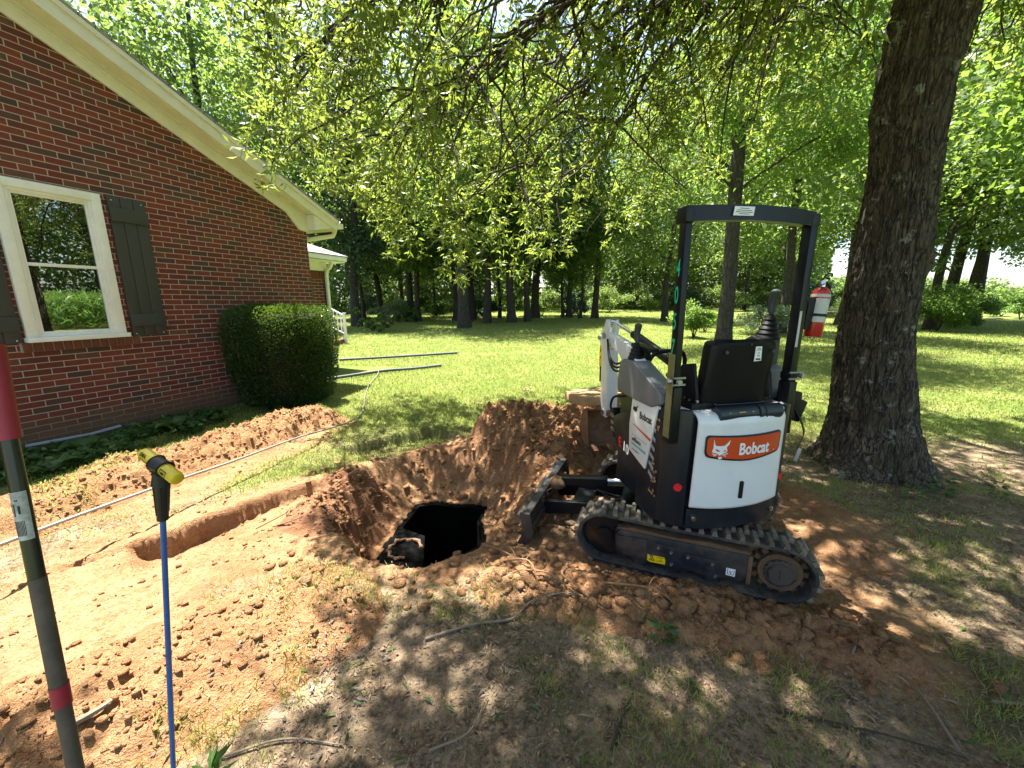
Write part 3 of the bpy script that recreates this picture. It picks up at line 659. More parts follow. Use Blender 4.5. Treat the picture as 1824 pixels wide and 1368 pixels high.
# printed lettering and logo box on the handle, wrapped round it
hu = (Vector((0, 0, 1)) - hd * hd.z).normalized(); hs = hu.cross(hd)
camd = (Vector((0, 0, 1.6)) - (base + hc)); camd = (camd - hd * camd.dot(hd)).normalized(); a0 = math.atan2(camd.dot(-hs), camd.dot(hu))
def onh(x, y, along): ang = a0 + .55 - y / .0165; return hc + hd * (along + x) + (hu * math.cos(ang) + (-hs) * math.sin(ang)) * .0170
b = B(); addtext(b, 'EMA', .012, lambda x, y: onh(x, y, -.062), .0004)
for k in range(7): b.grid(lambda u, v: onh(-.060 + .005 * k + .0032 * u, -.0085 + .003 * v, 0), 3, 2)
for (x0, x1, y0, y1) in [(.026, .05, -.008, -.006), (.026, .05, .006, .008), (.026, .028, -.006, .006), (.048, .05, -.006, .006)]:
    b.grid(lambda u, v: onh(x0 + (x1 - x0) * u, y0 + (y1 - y0) * v - .003, 0), 4, 4)
b.grid(lambda u, v: onh(.038 + .007 * v * math.cos(u * 2 * PI), .0032 * v * math.sin(u * 2 * PI) - .003, 0), 12, 2, True)
b.build('handle_marking', M['ink'], pr, 0)

# ------------------------------------------------------------------ long digging tool at the left edge
A = Vector((-.862, .645, 1.46)); Bp = Vector((-.800, .56, .764)); dv = (Bp - A).normalized()
tl = A + dv * ((A.z - .0) / -dv.z); tl.z = t1(tl.x, tl.y)
tool = empty('digging_tool', tl, 'long dusty tool handle with red grip at the left edge of the picture', 'digging tool')
rel = lambda z: (A + dv * ((A.z - z) / -dv.z)) - tl
M['pole'] = simple('black_fibreglass', (.012, .012, .013), .35, wear=.22, wearcol=(.16, .12, .09), scale=30, coat=.3)
M['polegrey'] = simple('dusty_fibreglass', (.085, .065, .055), .6, wear=.5, wearcol=(.20, .15, .11), scale=24)
M['redgrip'] = simple('worn_red_vinyl', (.36, .02, .045), .5, wear=.25, wearcol=(.20, .08, .05), scale=14, bump=.001)
b = B(); b.cyl(rel(1.125), rel(1.45), .0112, .0112, 28); b.build('upper_pole', M['pole'], tool)
b = B(); b.cyl(rel(.905), rel(1.125), .0120, .0117, 28, .002); b.cyl(rel(.0), rel(.905), .0110, .0112, 28); b.build('lower_pole', M['polegrey'], tool)
b = B(); b.cyl(rel(.890), rel(.925), .0130, .0130, 28, .002); b.build('tape_band', M['redgrip'], tool)
b = B(); b.cyl(rel(1.375), rel(1.525), .0150, .0162, 28, .004); b.build('grip', M['redgrip'], tool)
b = B(); b.box(rel(-.12 + .0) if False else rel(.03), (.09, .02, .22), bev=.006); b.build('blade', M['steel'], tool)
ax = dv; side = Vector((1, 0, 0)); side = (side - ax * side.dot(ax)).normalized(); fr = side.cross(ax); 
if fr.y > 0: fr = -fr
def onp(u, v, r=.0116): a = (u / .0155); return rel(1.24 + v) + (fr * math.cos(a) + side * math.sin(a)) * r
b = B(); b.grid(lambda u, v: onp(-.018 + .042 * u, -.042 + .084 * v), 14, 3); 
lb = b.build('sticker', simple('worn_white_label', (.62, .62, .60), .5, wear=.75, wearcol=(.22, .20, .18), scale=120), tool)
b = B()
for k in range(9): b.grid(lambda u, v: onp(-.006 + .0022 * k + .0011 * u, -.034 + .026 * v, .0118), 2, 2)
for (u0, v0, w_, h_) in [(-.010, .006, .004, .016), (-.002, .000, .003, .022), (.006, .004, .004, .014), (.002, .026, .006, .003)]: b.grid(lambda u, v: onp(u0 + w_ * u, v0 + h_ * v, .0118), 2, 2)
b.build('barcode', M['ink'], lb, 0)

# ------------------------------------------------------------------ mini excavator
EX = empty('mini_excavator', (1.10, 2.50, -.08), 'compact white and black mini excavator with roll frame parked by the hole', 'excavator')
UM = Matrix.Rotation(R(13), 4, 'Z'); _ua = math.atan2(.37, -.93) - PI / 2; KM = Matrix.Rotation(_ua, 4, 'Z')
M['wpaint'] = simple('white_machine_paint', (.78, .79, .80), .32, wear=.30, wearcol=(.58, .50, .40), scale=5, coat=.4)
M['bpaint'] = simple('dark_blue_grey_plastic', (.010, .013, .020), .36, wear=.13, wearcol=(.10, .085, .07), scale=7, coat=.08, spec=.35)
M['frame'] = simple('black_frame_paint', (.007, .008, .010), .32, wear=.13, wearcol=(.09, .08, .07), scale=12, coat=.0, spec=.3)
M['trackframe'] = simple('dusty_track_frame_paint', (.011, .013, .019), .5, wear=.40, wearcol=(.16, .11, .07), scale=11)
M['rub'] = simple('dusty_track_rubber', (.028, .027, .026), .75, wear=.45, wearcol=(.20, .15, .10), scale=22, bump=.002)
M['lug'] = simple('clay_worn_lug_rubber', (.085, .075, .06), .8, wear=.7, wearcol=(.26, .21, .145), scale=28, bump=.003)
M['grey'] = simple('grey_console_plastic', (.15, .155, .165), .5, wear=.15, wearcol=(.3, .26, .2), scale=8)
M['dgrey'] = simple('dark_console_top', (.035, .042, .045), .5, wear=.2, wearcol=(.1, .09, .07), scale=8)
M['blk'] = simple('black_vinyl', (.006, .006, .007), .5, wear=.10, wearcol=(.06, .05, .04), scale=14, spec=.3)
M['seat'] = simple('seat_shell', (.004, .004, .005), .5, wear=.05, wearcol=(.05, .045, .04), scale=12, spec=.2)
M['chrome'] = simple('chrome_rod', (.65, .65, .66), .12, 1., scale=12)
M['silver'] = simple('silver_louvre', (.42, .43, .45), .35, .4, wear=.2, wearcol=(.3, .2, .1))
M['rust'] = simple('clay_covered_steel', (.13, .065, .035), .85, wear=.7, wearcol=(.26, .14, .07), scale=16, bump=.004)
M['mud'] = simple('packed_mud', (.13, .075, .04), .95, wear=.5, wearcol=(.2, .12, .06), scale=30, bump=.006)
n = NT('red_reflector'); n.bsdf(Base_Color=(.75, .02, .03), Roughness=.3, Coat_Weight=.5); M['refl'] = n.m
n = NT('badge_orange'); n.bsdf(Base_Color=(.62, .065, .012), Roughness=.35, Coat_Weight=.3); M['orange'] = n.m
n = NT('decal_white'); n.bsdf(Base_Color=(.82, .82, .82), Roughness=.4); M['dwhite'] = n.m
n = NT('decal_teal_green'); n.bsdf(Base_Color=(.02, .50, .30), Roughness=.4); M['teal'] = n.m
n = NT('decal_blue'); n.bsdf(Base_Color=(.15, .42, .55), Roughness=.4); M['dblue'] = n.m
n = NT('decal_yellow'); n.bsdf(Base_Color=(.85, .58, .0), Roughness=.45); M['dyel'] = n.m

def U(): return B(UM.copy())
def K(): return B(KM.copy())
# --- tail: plan outline of the back end
def yr(x): return -.558 + .55 * x * x + .06 * max(0, abs(x) - .28)       # slightly pointed, curved rear face
outl = [(-.405, .10), (-.405, -.34), (-.395, -.41), (-.365, -.455)] + [(x, yr(x)) for x in (-.32, -.24, -.16, -.08, 0, .08, .16, .24, .32)] + [(.365, -.455), (.395, -.41), (.405, -.34), (.405, .10)]
b = U(); cor = [(-.392, -.25), (-.392, -.40), (-.362, -.445)] + [(x, yr(x) + .012) for x in (-.32, -.30)]
def shell(b, pts, th, z0, z1, bev=.006):
    """curved wall following plan points, thickness th inwards"""
    m = len(pts); inn = []
    for i, p in enumerate(pts):
        a = Vector(pts[max(0, i - 1)] + (0,)); c = Vector(pts[min(m - 1, i + 1)] + (0,)); t = (c - a).normalized(); nn = Vector((-t.y, t.x, 0)); inn.append((p[0] + nn.x * th, p[1] + nn.y * th))
    b.prism(list(pts) + inn[::-1], 2, z0, z1, bev)
body = U()
def bodyz(x, y): return 0
# engine housing core
body.prism([(p[0] * .93, p[1] * .95) for p in outl], 2, .50, 1.10, .01)
core_ = body.build('engine_housing', M['bpaint'], EX)
b = U(); pl = [(-.405, -.20), (-.405, -.34), (-.395, -.41), (-.365, -.455), (-.335, yr(-.335)), (-.292, yr(-.292))]
shell(b, pl, .03, .475, 1.13, .008); shell(b, [(-x, y) for x, y in pl][::-1], .03, .475, 1.13, .008)
side_c = b.build('rear_corner_cover', M['bpaint'], EX)
b = U(); xs = [-.285 + .57 * k / 12 for k in range(13)]
shell(b, [(x, yr(x) - .004) for x in xs], .04, .475, .585, .008); b.prism([(x, yr(x) + .01) for x in xs] + [(.2, -.3), (-.2, -.3)], 2, .462, .50, .006)
bp = b.build('rear_bumper', M['bpaint'], EX)
b = U()
for x in (-.25, .25): b.cyl((x, yr(x) - .002, .535), (x, yr(x) - .016, .535), .016, .016, 16, .002); b.cyl((x, yr(x) - .015, .535), (x, yr(x) - .022, .535), .009, .009, 6)
b.build('bolt', M['chrome'], bp)
# white engine door: curved sheet rolling over at the top
b = U()
def door(u, v):
    x = -.278 + .556 * u; crease = .008 * max(0, 1 - abs(x) / .012); y0 = yr(x) - .008 + .006 * (1 - abs(x) / .29)
    L1 = .455; t = v * (L1 + .09 + .16)
    zb = .588 + .014 * (x / .28) ** 2
    if t < L1: return Vector((x * (1 - .03 * t / L1), y0, zb + t * (1.062 - zb) / L1))
    t -= L1
    if t < .09: a = t / .09 * PI / 2; return Vector((x * .97, y0 + .05 * (1 - math.cos(a)), 1.062 + .05 * math.sin(a)))
    t -= .09; return Vector((x * .97, y0 + .05 + t, 1.112 + .004 * t))
b.grid(door, 41, 60)
dr_ = b.build('engine_door', M['wpaint'], EX, 50); sm = dr_.modifiers.new('s', 'SOLIDIFY'); sm.thickness = .01; sm.offset = 0
b = U(); b.box((0, yr(0) + .008 - .012, .692), (.022, .026, .098), bev=.006); b.build('door_handle', M['blk'], dr_)
b = U()
for x0, x1 in ((-.34, -.285), (.285, .34)): b.prism([(x0, yr(x0) + .03), (x1, yr(x1) + .03), (x1, -.25), (x0, -.25)], 2, 1.105, 1.125, .008)
b.build('tail_top_panel', M['wpaint'], EX)
# badge
def bpt(x, z, o=0): return Vector((x * .985, yr(x) - .008 - .012 - o, z))
def bz0(x): return .862 + .030 * (abs(x) / .24) ** 1.6
def bz1(x): return 1.002 + .006 * (abs(x) / .24) ** 2
b = U()
def badge(b, hw, inset, o):
    def f(u, v):
        x = -hw + 2 * hw * u; e = hw - abs(x); r = .022; cut = 0 if e > r else r - math.sqrt(max(0, r * r - (r - e) ** 2)); z0 = bz0(x) + inset + cut; z1 = bz1(x) - inset * .8 - cut * .7
        return bpt(x, z0 + (z1 - z0) * v, o)
    b.grid(f, 60, 6)
badge(b, .236, 0, 0); bg_ = b.build('badge', M['ink'], dr_, 60); sm = bg_.modifiers.new('s', 'SOLIDIFY'); sm.thickness = .008; sm.offset = -1
b = U(); badge(b, .229, .0095, .0012); b.build('badge_face', M['orange'], bg_, 60)
b = U(); addtext(b, 'Bobcat', .088, lambda x, y: bpt(-.055 + x, .900 + y, .0026), .0028, .80); addtext(b, '.', .04, lambda x, y: bpt(.181 + x, .902 + y, .0026), .001)
head = [(-.197, .990), (-.192, .962), (-.184, .953), (-.170, .949), (-.155, .951), (-.140, .953), (-.125, .966), (-.110, .984), (-.114, .960), (-.126, .945), (-.124, .932), (-.120, .926), (-.128, .915), (-.142, .912), (-.148, .918), (-.152, .903), (-.162, .900), (-.170, .906), (-.178, .912), (-.196, .916), (-.203, .924), (-.197, .938), (-.186, .948)]
def poly(b, pts, o): 
    vs = [b.bm.verts.new(b.T @ bpt(x, z, o)) for x, z in pts]; f = b.bm.faces.new(vs); f.material_index = b.mi; bmesh.ops.triangulate(b.bm, faces=[f])
poly(b, head, .0026)
for pts in ([(-.165, .893), (-.148, .893), (-.146, .886), (-.150, .880), (-.164, .880), (-.168, .886)], [(-.200, .912), (-.176, .905), (-.176, .903), (-.203, .908)], [(-.196, .901), (-.176, .904), (-.176, .902), (-.190, .896)], [(-.146, .906), (-.118, .912), (-.115, .908), (-.146, .903)], [(-.146, .902), (-.124, .898), (-.128, .894), (-.146, .900)]): poly(b, pts, .0028)
b.mi = 1
for pts in ([(-.186, .938), (-.168, .930), (-.162, .922), (-.172, .921), (-.182, .928)], [(-.146, .921), (-.134, .930), (-.128, .930), (-.132, .922)]): poly(b, pts, .0036)
b.build('badge_lettering', [M['dwhite'], M['orange']], bg_, 0)
b = U()
for s, x in ((-1, -.335), (1, .318)):
    y = yr(x) if abs(x) < .33 else yr(x); nn = Vector((s * .42, -1, 0)).normalized(); c = Vector((x, yr(x) - .002, .708)); b.cyl(c, c + nn * .006, .0215, .0205, 28, .0015)
b.build('reflector', M['refl'], EX)
b = U(); x = .345; b.cyl((x, yr(x) - .001, .535), (x + .002, yr(x) - .004, .535), .022, .022, 20); b.build('painted_tow_hole', M['ink'], bp)  # flat black disc, painted as the dark recess of a tow hole
# scratches and chips on the near corner cover
b = U()
for k in range(46):
    z = random.choice([random.uniform(.60, .80), random.uniform(.98, 1.06)]); y = random.uniform(-.40, -.34); w_ = random.uniform(.004, .012)
    b.grid(lambda u, v: Vector((-.4062, y + w_ * (u - .5) * (1 + .5 * v), z + w_ * 1.3 * (v - .5))), 2, 2)
b.build('paint_chips', simple('chipped_primer', (.42, .25, .13), .8, scale=60), side_c, 0)
# left flank
b = U(); fl = [(-.36, .47), (.05, .715), (.11, .84), (.12, .93), (.0, 1.0), (-.10, 1.04), (-.26, 1.06), (-.36, 1.06)]
b.prism([(y, z) for y, z in fl], 0, -.404, -.375, .006)
lc = b.build('left_side_cover', M['bpaint'], EX)
b = U()   # slanted silver louvres between the white door and the corner
for k in range(6): b.prism([(-.368, .70 + k * .055), (-.325, .725 + k * .055), (-.325, .745 + k * .055), (-.368, .72 + k * .055)], 0, -.409, -.404, .001)
b.build('louvre', M['silver'], lc)
b = U(); dp = [(-.300, .735), (-.118, .790), (-.105, .95), (-.125, 1.125), (-.20, 1.15), (-.385, 1.13), (-.345, .95)]
def dside(p): return (-.410, p[0], p[1])
b.prism(dp, 0, -.418, -.404, .006); b.prism([(-.12, 1.118), (-.20, 1.15), (-.385, 1.128), (-.385, 1.112)], 0, -.418, -.30, .006)
ld = b.build('left_white_door', M['wpaint'], EX)
lx = -.4192
b = U(); b.mi = 0
addtext(b, 'Bobcat', .056, lambda x, y: (lx, -.215 - x * 1.0, 1.018 - x * .02 + y), .002, .80)
ch = [((-(p[0] + .16)) * .62, (p[1] - .935) * .62) for p in head]
vs = [b.bm.verts.new(b.T @ Vector((lx, -.165 + y, 1.062 + z))) for y, z in ch]; f = b.bm.faces.new(vs); bmesh.ops.triangulate(b.bm, faces=[f])
addtext(b, 'williams', .038, lambda x, y: (lx, -.150 - x, .862 - x * .06 + y), .0008, .82)
addtext(b, '800.000.0000' if False else 'www.williams', .016, lambda x, y: (lx, -.155 - x, .806 - x * .06 + y), .0003, .9)
b.mi = 1
def quad(b, pts): 
    vs = [b.bm.verts.new(b.T @ Vector(p)) for p in pts]; f = b.bm.faces.new(vs); f.material_index = b.mi
quad(b, [(lx, -.150, .962), (lx, -.152, .966), (lx, -.345, .932), (lx, -.340, .915)])
b.mi = 2; quad(b, [(lx, -.145, .898), (lx, -.145, .901), (lx, -.31, .889), (lx, -.31, .886)]); quad(b, [(lx, -.150, .838), (lx, -.150, .850), (lx, -.305, .838), (lx, -.305, .822)])
b.build('door_decals', [M['ink'], M['orange'], M['dblue']], ld, 0)
b = U(); addtext(b, 'E', .085, lambda x, y: (-.4055, .035 - x, .765 - x * .15 + y), .003, .9); b.mi = 1; addtext(b, '10', .085, lambda x, y: (-.4055, -.022 - x, .755 - x * .25 + y), .003, .9)
b.build('model_number', [M['refl'], M['dwhite']], lc, 0)
b = U(); b.box((-.36, .14, .88), (.07, .03, .20), Matrix.Rotation(R(-12), 3, 'X'), .006); o = b.build('step_bracket', M['blk'], EX)
b = U()
for k in range(3): b.box((-.398, .135 + k * .006, .835 + k * .045), (.004, .05, .026), bev=.003)
b.build('step_pad', M['lug'], o)
b = U(); b.tube(bez([(-.37, .02, 1.09), (-.39, .16, 1.05), (-.385, .20, .96), (-.37, .13, .93)], 6), .008, 8); b.build('hose_loop', M['blk'], EX)
# right flank, floor, slew base
b = U(); b.prism([(-.36, .50), (.30, .52), (.34, .66), (.20, .98), (-.36, 1.06)], 0, .375, .404, .006); b.build('right_side_cover', M['bpaint'], EX)
b = U(); b.prism([(-.375, .10), (-.375, -.3), (.375, -.3), (.375, .30), (.20, .36), (-.16, .36)], 2, .50, .56, .01); b.box((0, -.12, .60), (.7, .30, .10), bev=.01)
b.build('floor_plate', M['blk'], EX)
b = K(); b.cyl((0, 0, .34), (0, 0, .46), .24, .24, 40, .01); b.T = UM.copy(); b.cyl((0, 0, .45), (0, 0, .50), .30, .30, 40, .01); b.build('slew_ring', M['blk'], EX)
b = U(); b.prism([(.28, .42), (.42, .42), (.42, .80), (.30, .86), (.26, .56)], 0, -.09, .09, .01); b.cyl((0, .42, .44), (0, .42, .82), .045, .045, 20); b.build('boom_bracket', M['blk'], EX)
# seat
b = U()
def bk(u, v):
    x = -.215 + .43 * u; z = 1.10 + .39 * v; ins = (1 - .10 * v); e = abs(u - .5) * 2
    y = -.455 - .045 * v + .05 * e ** 5 + .02 * (1 if v > .96 else 0)
    rr = .035; xx = x * ins
    if v > .86: xx *= 1 - .13 * ((v - .86) / .14) ** 2
    return Vector((xx + .022, y, z))
b.grid(bk, 30, 24); sb = b.build('seat_back', M['seat'], EX, 60); sm = sb.modifiers.new('s', 'SOLIDIFY'); sm.thickness = .03; sm.offset = -1; bv = sb.modifiers.new('b', 'BEVEL'); bv.width = .008; bv.segments = 2; bv.limit_method = 'ANGLE'
b = U(); b.box((.022, -.405, 1.30), (.41, .09, .36), Matrix.Rotation(R(7), 3, 'X'), .035, 3); b.box((.02, -.20, 1.145), (.44, .42, .10), None, .035, 3); b.build('seat_cushion', M['blk'], EX)
b = U(); b.tube(bez([(-.13, -.463, 1.150), (-.12, -.463, 1.142), (0.02, -.463, 1.140), (.16, -.463, 1.142), (.17, -.463, 1.150)], 5), .004, 8)
for x in (-.12, .165): b.cyl((x, -.490, 1.425), (x, -.499, 1.425), .010, .010, 6)
b.cyl((.02, -.494, 1.465), (.02, -.501, 1.465), .005, .005, 8)
b.build('seat_shell_trim', M['dgrey'], sb)
b = U(); b.prism([(.050, 1.375), (.092, 1.378), (.088, 1.452), (.052, 1.452)], 1, -.4985, -.494); q = b.build('seat_label', M['dwhite'], sb)
b = U()
for k, (z, w_) in enumerate([(1.443, .02), (1.434, .026), (1.418, .012), (1.404, .016), (1.386, .028)]): b.box((.071, -.4993, z), (w_, .001, .0035 if k != 4 else .009))
b.build('label_print', M['dgrey'], q, 0)
b = U(); b.prism([(-.44, 1.08), (-.30, 1.08), (-.26, 1.20), (-.30, 1.34), (-.40, 1.36), (-.44, 1.2)], 0, -.235, -.215, .008); b.prism([(-.44, 1.08), (-.30, 1.08), (-.26, 1.20), (-.30, 1.30), (-.40, 1.30)], 0, .255, .275, .008)
b.box((.0, -.40, 1.125), (.52, .10, .05), bev=.01); b.build('seat_frame', M['blk'], EX)
b = U()
for (x, y, z) in [(-.237, -.40, 1.16), (-.237, -.42, 1.10), (-.237, -.36, 1.165), (.277, -.40, 1.16)]: b.cyl((x, y, z), (x - .006 if x < 0 else x + .006, y, z), .007, .007, 8)
for (x, z) in ((-.20, 1.115), (-.235, 1.165)): b.cyl((x, -.452, z), (x, -.460, z), .008, .008, 8)
b.build('seat_bolt', M['steel'], EX)
# document tube under the seat
b = U(); b.cyl((-.165, -.515, 1.105), (.225, -.515, 1.105), .041, .041, 28, .010); b.cyl((.075, -.515, 1.105), (.10, -.515, 1.105), .044, .044, 28, .003); b.cyl((.115, -.515, 1.105), (.125, -.515, 1.105), .043, .043, 28)
mt = b.build('document_tube', simple('blue_grey_tube', (.018, .025, .038), .35, wear=.15, wearcol=(.15, .13, .1), scale=9), EX)
b = U()
for x in (-.11, -.05, -.04, -.03, -.02, .03): b.box((x, -.5535 + .0, 1.121), (.007, .002, .004), Matrix.Rotation(R(-25), 3, 'X'))
b.build('tube_lettering', M['dyel'], mt, 0)
b = U(); b.cyl((.235, -.44, 1.10), (.30, -.47, 1.10), .030, .034, 16, .005); b.build('silver_bracket', M['silver'], EX)
# roll frame
b = U(); pw, pd = .036, .052
def post(b, sx, x0, x1):
    z0, z1 = .98, 2.085; sh = Matrix(((1, 0, (x1 - x0) / (z1 - z0)), (0, 1, 0), (0, 0, 1))); c = Vector((x0, -.445, z0))
    tb = bmesh.new(); bmesh.ops.create_cube(tb, size=1)
    for v in tb.verts: v.co = Vector((v.co.x * pw, v.co.y * pd, (v.co.z + .5) * (z1 - z0))); v.co = sh @ v.co + c
    b._add(tb, .008, 2)
b = U(); post(b, -1, -.372, -.385); lp = b.build('roll_frame_post', M['frame'], EX)
pw, pd = .046, .056
b = U(); post(b, 1, .345, .342); rp = b.build('roll_frame_post', M['frame'], EX)
b = U(); cb = bez([(-.385, -.445, 2.082), (-.30, -.452, 2.088), (-.12, -.465, 2.096), (0, -.468, 2.098), (.18, -.46, 2.096), (.342, -.445, 2.088)], 6)
tb = bmesh.new(); rg = [[tb.verts.new(p + Vector((0, dy, dz))) for dy, dz in ((-.025, -.035), (.025, -.035), (.025, .035), (-.025, .035))] for p in cb]
for i in range(len(rg) - 1):
    for k in range(4): tb.faces.new((rg[i][k], rg[i][(k + 1) % 4], rg[i + 1][(k + 1) % 4], rg[i + 1][k]))
tb.faces.new(rg[0]); tb.faces.new(rg[-1][::-1]); b._add(tb)
b.box((-.388, -.44, 2.078), (.045, .085, .078), bev=.012, seg=3); b.box((.345, -.44, 2.082), (.05, .07, .07), bev=.01)
cbo = b.build('roll_frame_crossbar', M['frame'], EX)
b = U(); b.prism([(-.172, 2.078), (-.058, 2.081), (-.054, 2.122), (-.166, 2.119)], 1, -.4955, -.4935); q = b.build('crossbar_label', M['dwhite'], cbo)
b = U()
for z, w_ in ((2.112, .05), (2.103, .085), (2.095, .095), (2.087, .06)): b.box((-.112, -.4958, z), (w_, .001, .0028))
b.build('label_print', M['dgrey'], q, 0)
b = U(); b.box((.343 - .012, -.4745, 1.535), (.014, .002, .19)); b.build('post_label', simple('silver_label', (.55, .55, .55), .4, wear=.4, wearcol=(.3, .3, .28), scale=60), rp)
b = U()
for k, ch_ in enumerate('4057'): addtext(b, ch_, .115, lambda x, y: (-.3918 + (1.80 - .128 * k - .98 + y) * (-.013 / 1.105), -.426 - x * .62, 1.80 - .128 * k + y), .002, .8)
b.build('fleet_number', M['teal'], lp, 0)
b = U()   # lower sockets, hinge pins
for x in (-.373, .345): b.box((x, -.445, 1.10), (.05, .075, .30), bev=.008); b.box((x, -.445, 1.28), (.048, .07, .04), bev=.006)
b.build('post_socket', M['frame'], EX)
b = U()
for x, s in ((-.370, -1), (.345, 1)):
    for z in (1.265, 1.30): b.cyl((x - .034, -.478, z), (x + .034, -.478, z), .006, .006, 10)
    b.cyl((x + .02 * s, -.50, 1.285), (x + .02 * s, -.515, 1.285), .013, .013, 12); b.sph((x + .05 * s, -.47, 1.285), .018, 10)
b.build('hinge_pin', M['steel'], EX)
b = U(); b.box((-.401, -.447, 1.20), (.004, .05, .44), bev=.001); b.build('lawn_reflection_plate', simple('painted_lawn_reflection', (.17, .16, .055), .5, wear=.5, wearcol=(.30, .26, .15), scale=20), lp)  # thin plate, coloured as the lawn's reflection in the glossy post
# fire extinguisher on the right post
fe = empty('fire_extinguisher', UM @ Vector((.475, -.435, 1.49)) + EX.location, 'red fire extinguisher with silver label strapped to the right post', 'fire extinguisher')
fe.rotation_euler = (0, 0, R(13)); fe.rotation_euler[1] = R(4)
M['fered'] = simple('extinguisher_red', (.42, .02, .018), .25, wear=.1, wearcol=(.2, .05, .03), coat=.5, scale=20)
b = B(); b.lathe([(.0, .0), (.040, .0), (.044, .006), (.044, .225), (.040, .245), (.026, .262), (.016, .268), (.0, .268)], (0, 0, 0), 28); cy = b.build('cylinder', M['fered'], fe)
b = B(); b.lathe([(.0446, .08), (.0446, .205)], (0, 0, 0), 28); b.lathe([(.0452, .213), (.0452, .228)], (0, 0, 0), 28); b.build('label', simple('aged_label', (.50, .50, .45), .45, wear=.2, wearcol=(.3, .3, .26), scale=30), cy)
b = B(); b.cyl((0, 0, .262), (0, 0, .30), .014, .012, 16); b.cyl((-.01, -.01, .285), (-.03, -.02, .29), .010, .010, 12); b.build('valve', M['chrome'], fe)
b = B(); b.tube(bez([(-.02, 0, .30), (.0, 0, .315), (.035, 0, .312)], 4), .004, 6); b.tube(bez([(-.01, 0, .30), (.01, 0, .335), (.045, 0, .34), (.05, 0, .325)], 5), .004, 6); b.tube([(.02, 0, .29), (.05, .0, .27), (.056, 0, .15)], .007, 8); b.build('squeeze_lever', M['blk'], fe)
b = B(); b.lathe([(.0475, .11), (.0475, .125)], (0, 0, 0), 28); b.box((-.06, 0, .12), (.05, .03, .17), bev=.003); b.build('bracket', M['blk'], fe)
# seat belt hanging on the right
b = U(); b.box((.455, -.40, 1.07), (.085, .085, .13), Matrix.Rotation(R(20), 3, 'Y'), .012); b.box((.41, -.42, 1.13), (.10, .06, .10), bev=.015); rt = b.build('belt_retractor', M['blk'], EX)
b = U(); pth = bez([(.44, -.43, 1.08), (.475, -.45, 1.0), (.505, -.45, .93), (.49, -.45, .88), (.475, -.45, .845)], 6)
for i in range(len(pth) - 1):
    a, c = pth[i], pth[i + 1]; quad(b, [a + Vector((-.018, -.012, 0)), a + Vector((.018, .012, 0)), c + Vector((.018, .012, 0)), c + Vector((-.018, -.012, 0))])
o = b.build('belt_webbing', M['blk'], rt, 60); sm = o.modifiers.new('s', 'SOLIDIFY'); sm.thickness = .003
b = U(); b.prism([(.445, .775), (.468, .765), (.492, .842), (.466, .852)], 1, -.468, -.462, .003); b.build('belt_tongue', M['silver'], rt)
# left console
b = U(); cp = [(.085, 1.12), (.095, 1.20), (.07, 1.315), (.03, 1.335), (-.08, 1.335), (-.375, 1.205), (-.385, 1.150), (-.30, 1.11), (-.12, 1.115)]
cp = [(y - .03, z) for y, z in cp]; b.prism(cp, 0, -.425, -.305, .010, 3); lcn = b.build('left_console', M['grey'], EX)
b = U(); b.prism([(-.075, 1.337), (-.370, 1.207), (-.370, 1.212), (-.075, 1.343)], 0, -.415, -.315, .002); b.build('console_top', M['dgrey'], lcn)
b = U(); b.prism([(-.085, 1.336), (-.155, 1.305), (-.155, 1.311), (-.085, 1.345)], 0, -.40, -.33); b.build('console_label', M['dwhite'], lcn)
def stick(c, tilt, nm, lean=0, sc=1.3):
    q = Matrix.Translation(c) @ Matrix.Scale(sc, 4) @ Matrix.Rotation(R(tilt), 4, 'X') @ Matrix.Rotation(R(lean), 4, 'Y')
    b = B(UM @ q); pr_ = []
    for k in range(5): pr_ += [(.046 - .006 * k, .018 * k), (.038 - .006 * k, .018 * k + .013)]
    b.lathe(pr_ + [(.010, .092)], (0, 0, 0), 24); js = b.build('joystick', M['blk'], EX)
    b = B(UM @ q); b.cyl((0, 0, .085), (0, 0, .12), .009, .009, 12); b.tube(bez([(0, 0, .10), (0, .004, .13), (0, .0, .155), (0, -.004, .172)], 5), [.013 + .0045 * (k / 15) for k in range(16)], 14); b.sph((0, -.004, .174), (.0185, .0185, .013), 16)
    b.build('grip', M['dgrey'], js)
stick((-.365, -.045, 1.325), 0, 'l', 0, 1.22)
b = U(); b.prism([(.06, 1.40), (-.14, 1.385), (-.14, 1.408), (.06, 1.428)], 0, -.345, -.27, .008); b.box((-.31, -.05, 1.36), (.05, .06, .08), bev=.008); b.build('armrest', M['blk'], EX)
# right console and joystick
b = U(); b.prism([(-.36, 1.12), (.08, 1.12), (.06, 1.30), (-.20, 1.36), (-.36, 1.30)], 0, .29, .41, .012, 3); b.build('right_console', M['grey'], EX)
b = U(); b.prism([(-.33, 1.32), (-.20, 1.36), (-.215, 1.46), (-.27, 1.49), (-.33, 1.47)], 0, .235, .385, .012, 3); o = b.build('control_pod', M['dgrey'], EX)
stick((.335, -.28, 1.47), 0, 'r', 3, 1.5)
# grab hoop and travel levers in front
b = U(); b.tube(bez([(-.20, .10, 1.12), (-.185, .11, 1.26), (-.13, .11, 1.345), (.02, .11, 1.355), (.09, .11, 1.31), (.085, .11, 1.10)], 8), .014, 10)
b.build('grab_handle', M['blk'], EX)
b = U(); b.tube([(-.10, .10, .56), (-.09, .06, 1.0), (-.08, .02, 1.19)], .010, 8); b.sph((-.08, .015, 1.215), (.026, .02, .02), 14); b.tube([(.10, .10, .56), (.09, .06, 1.0)], .010, 8)
b.build('travel_lever', M['blk'], EX)
b = U(); b.box((-.27, -.15, 1.13), (.12, .34, .012), bev=.004); b.build('side_tray', M['wpaint'], EX)
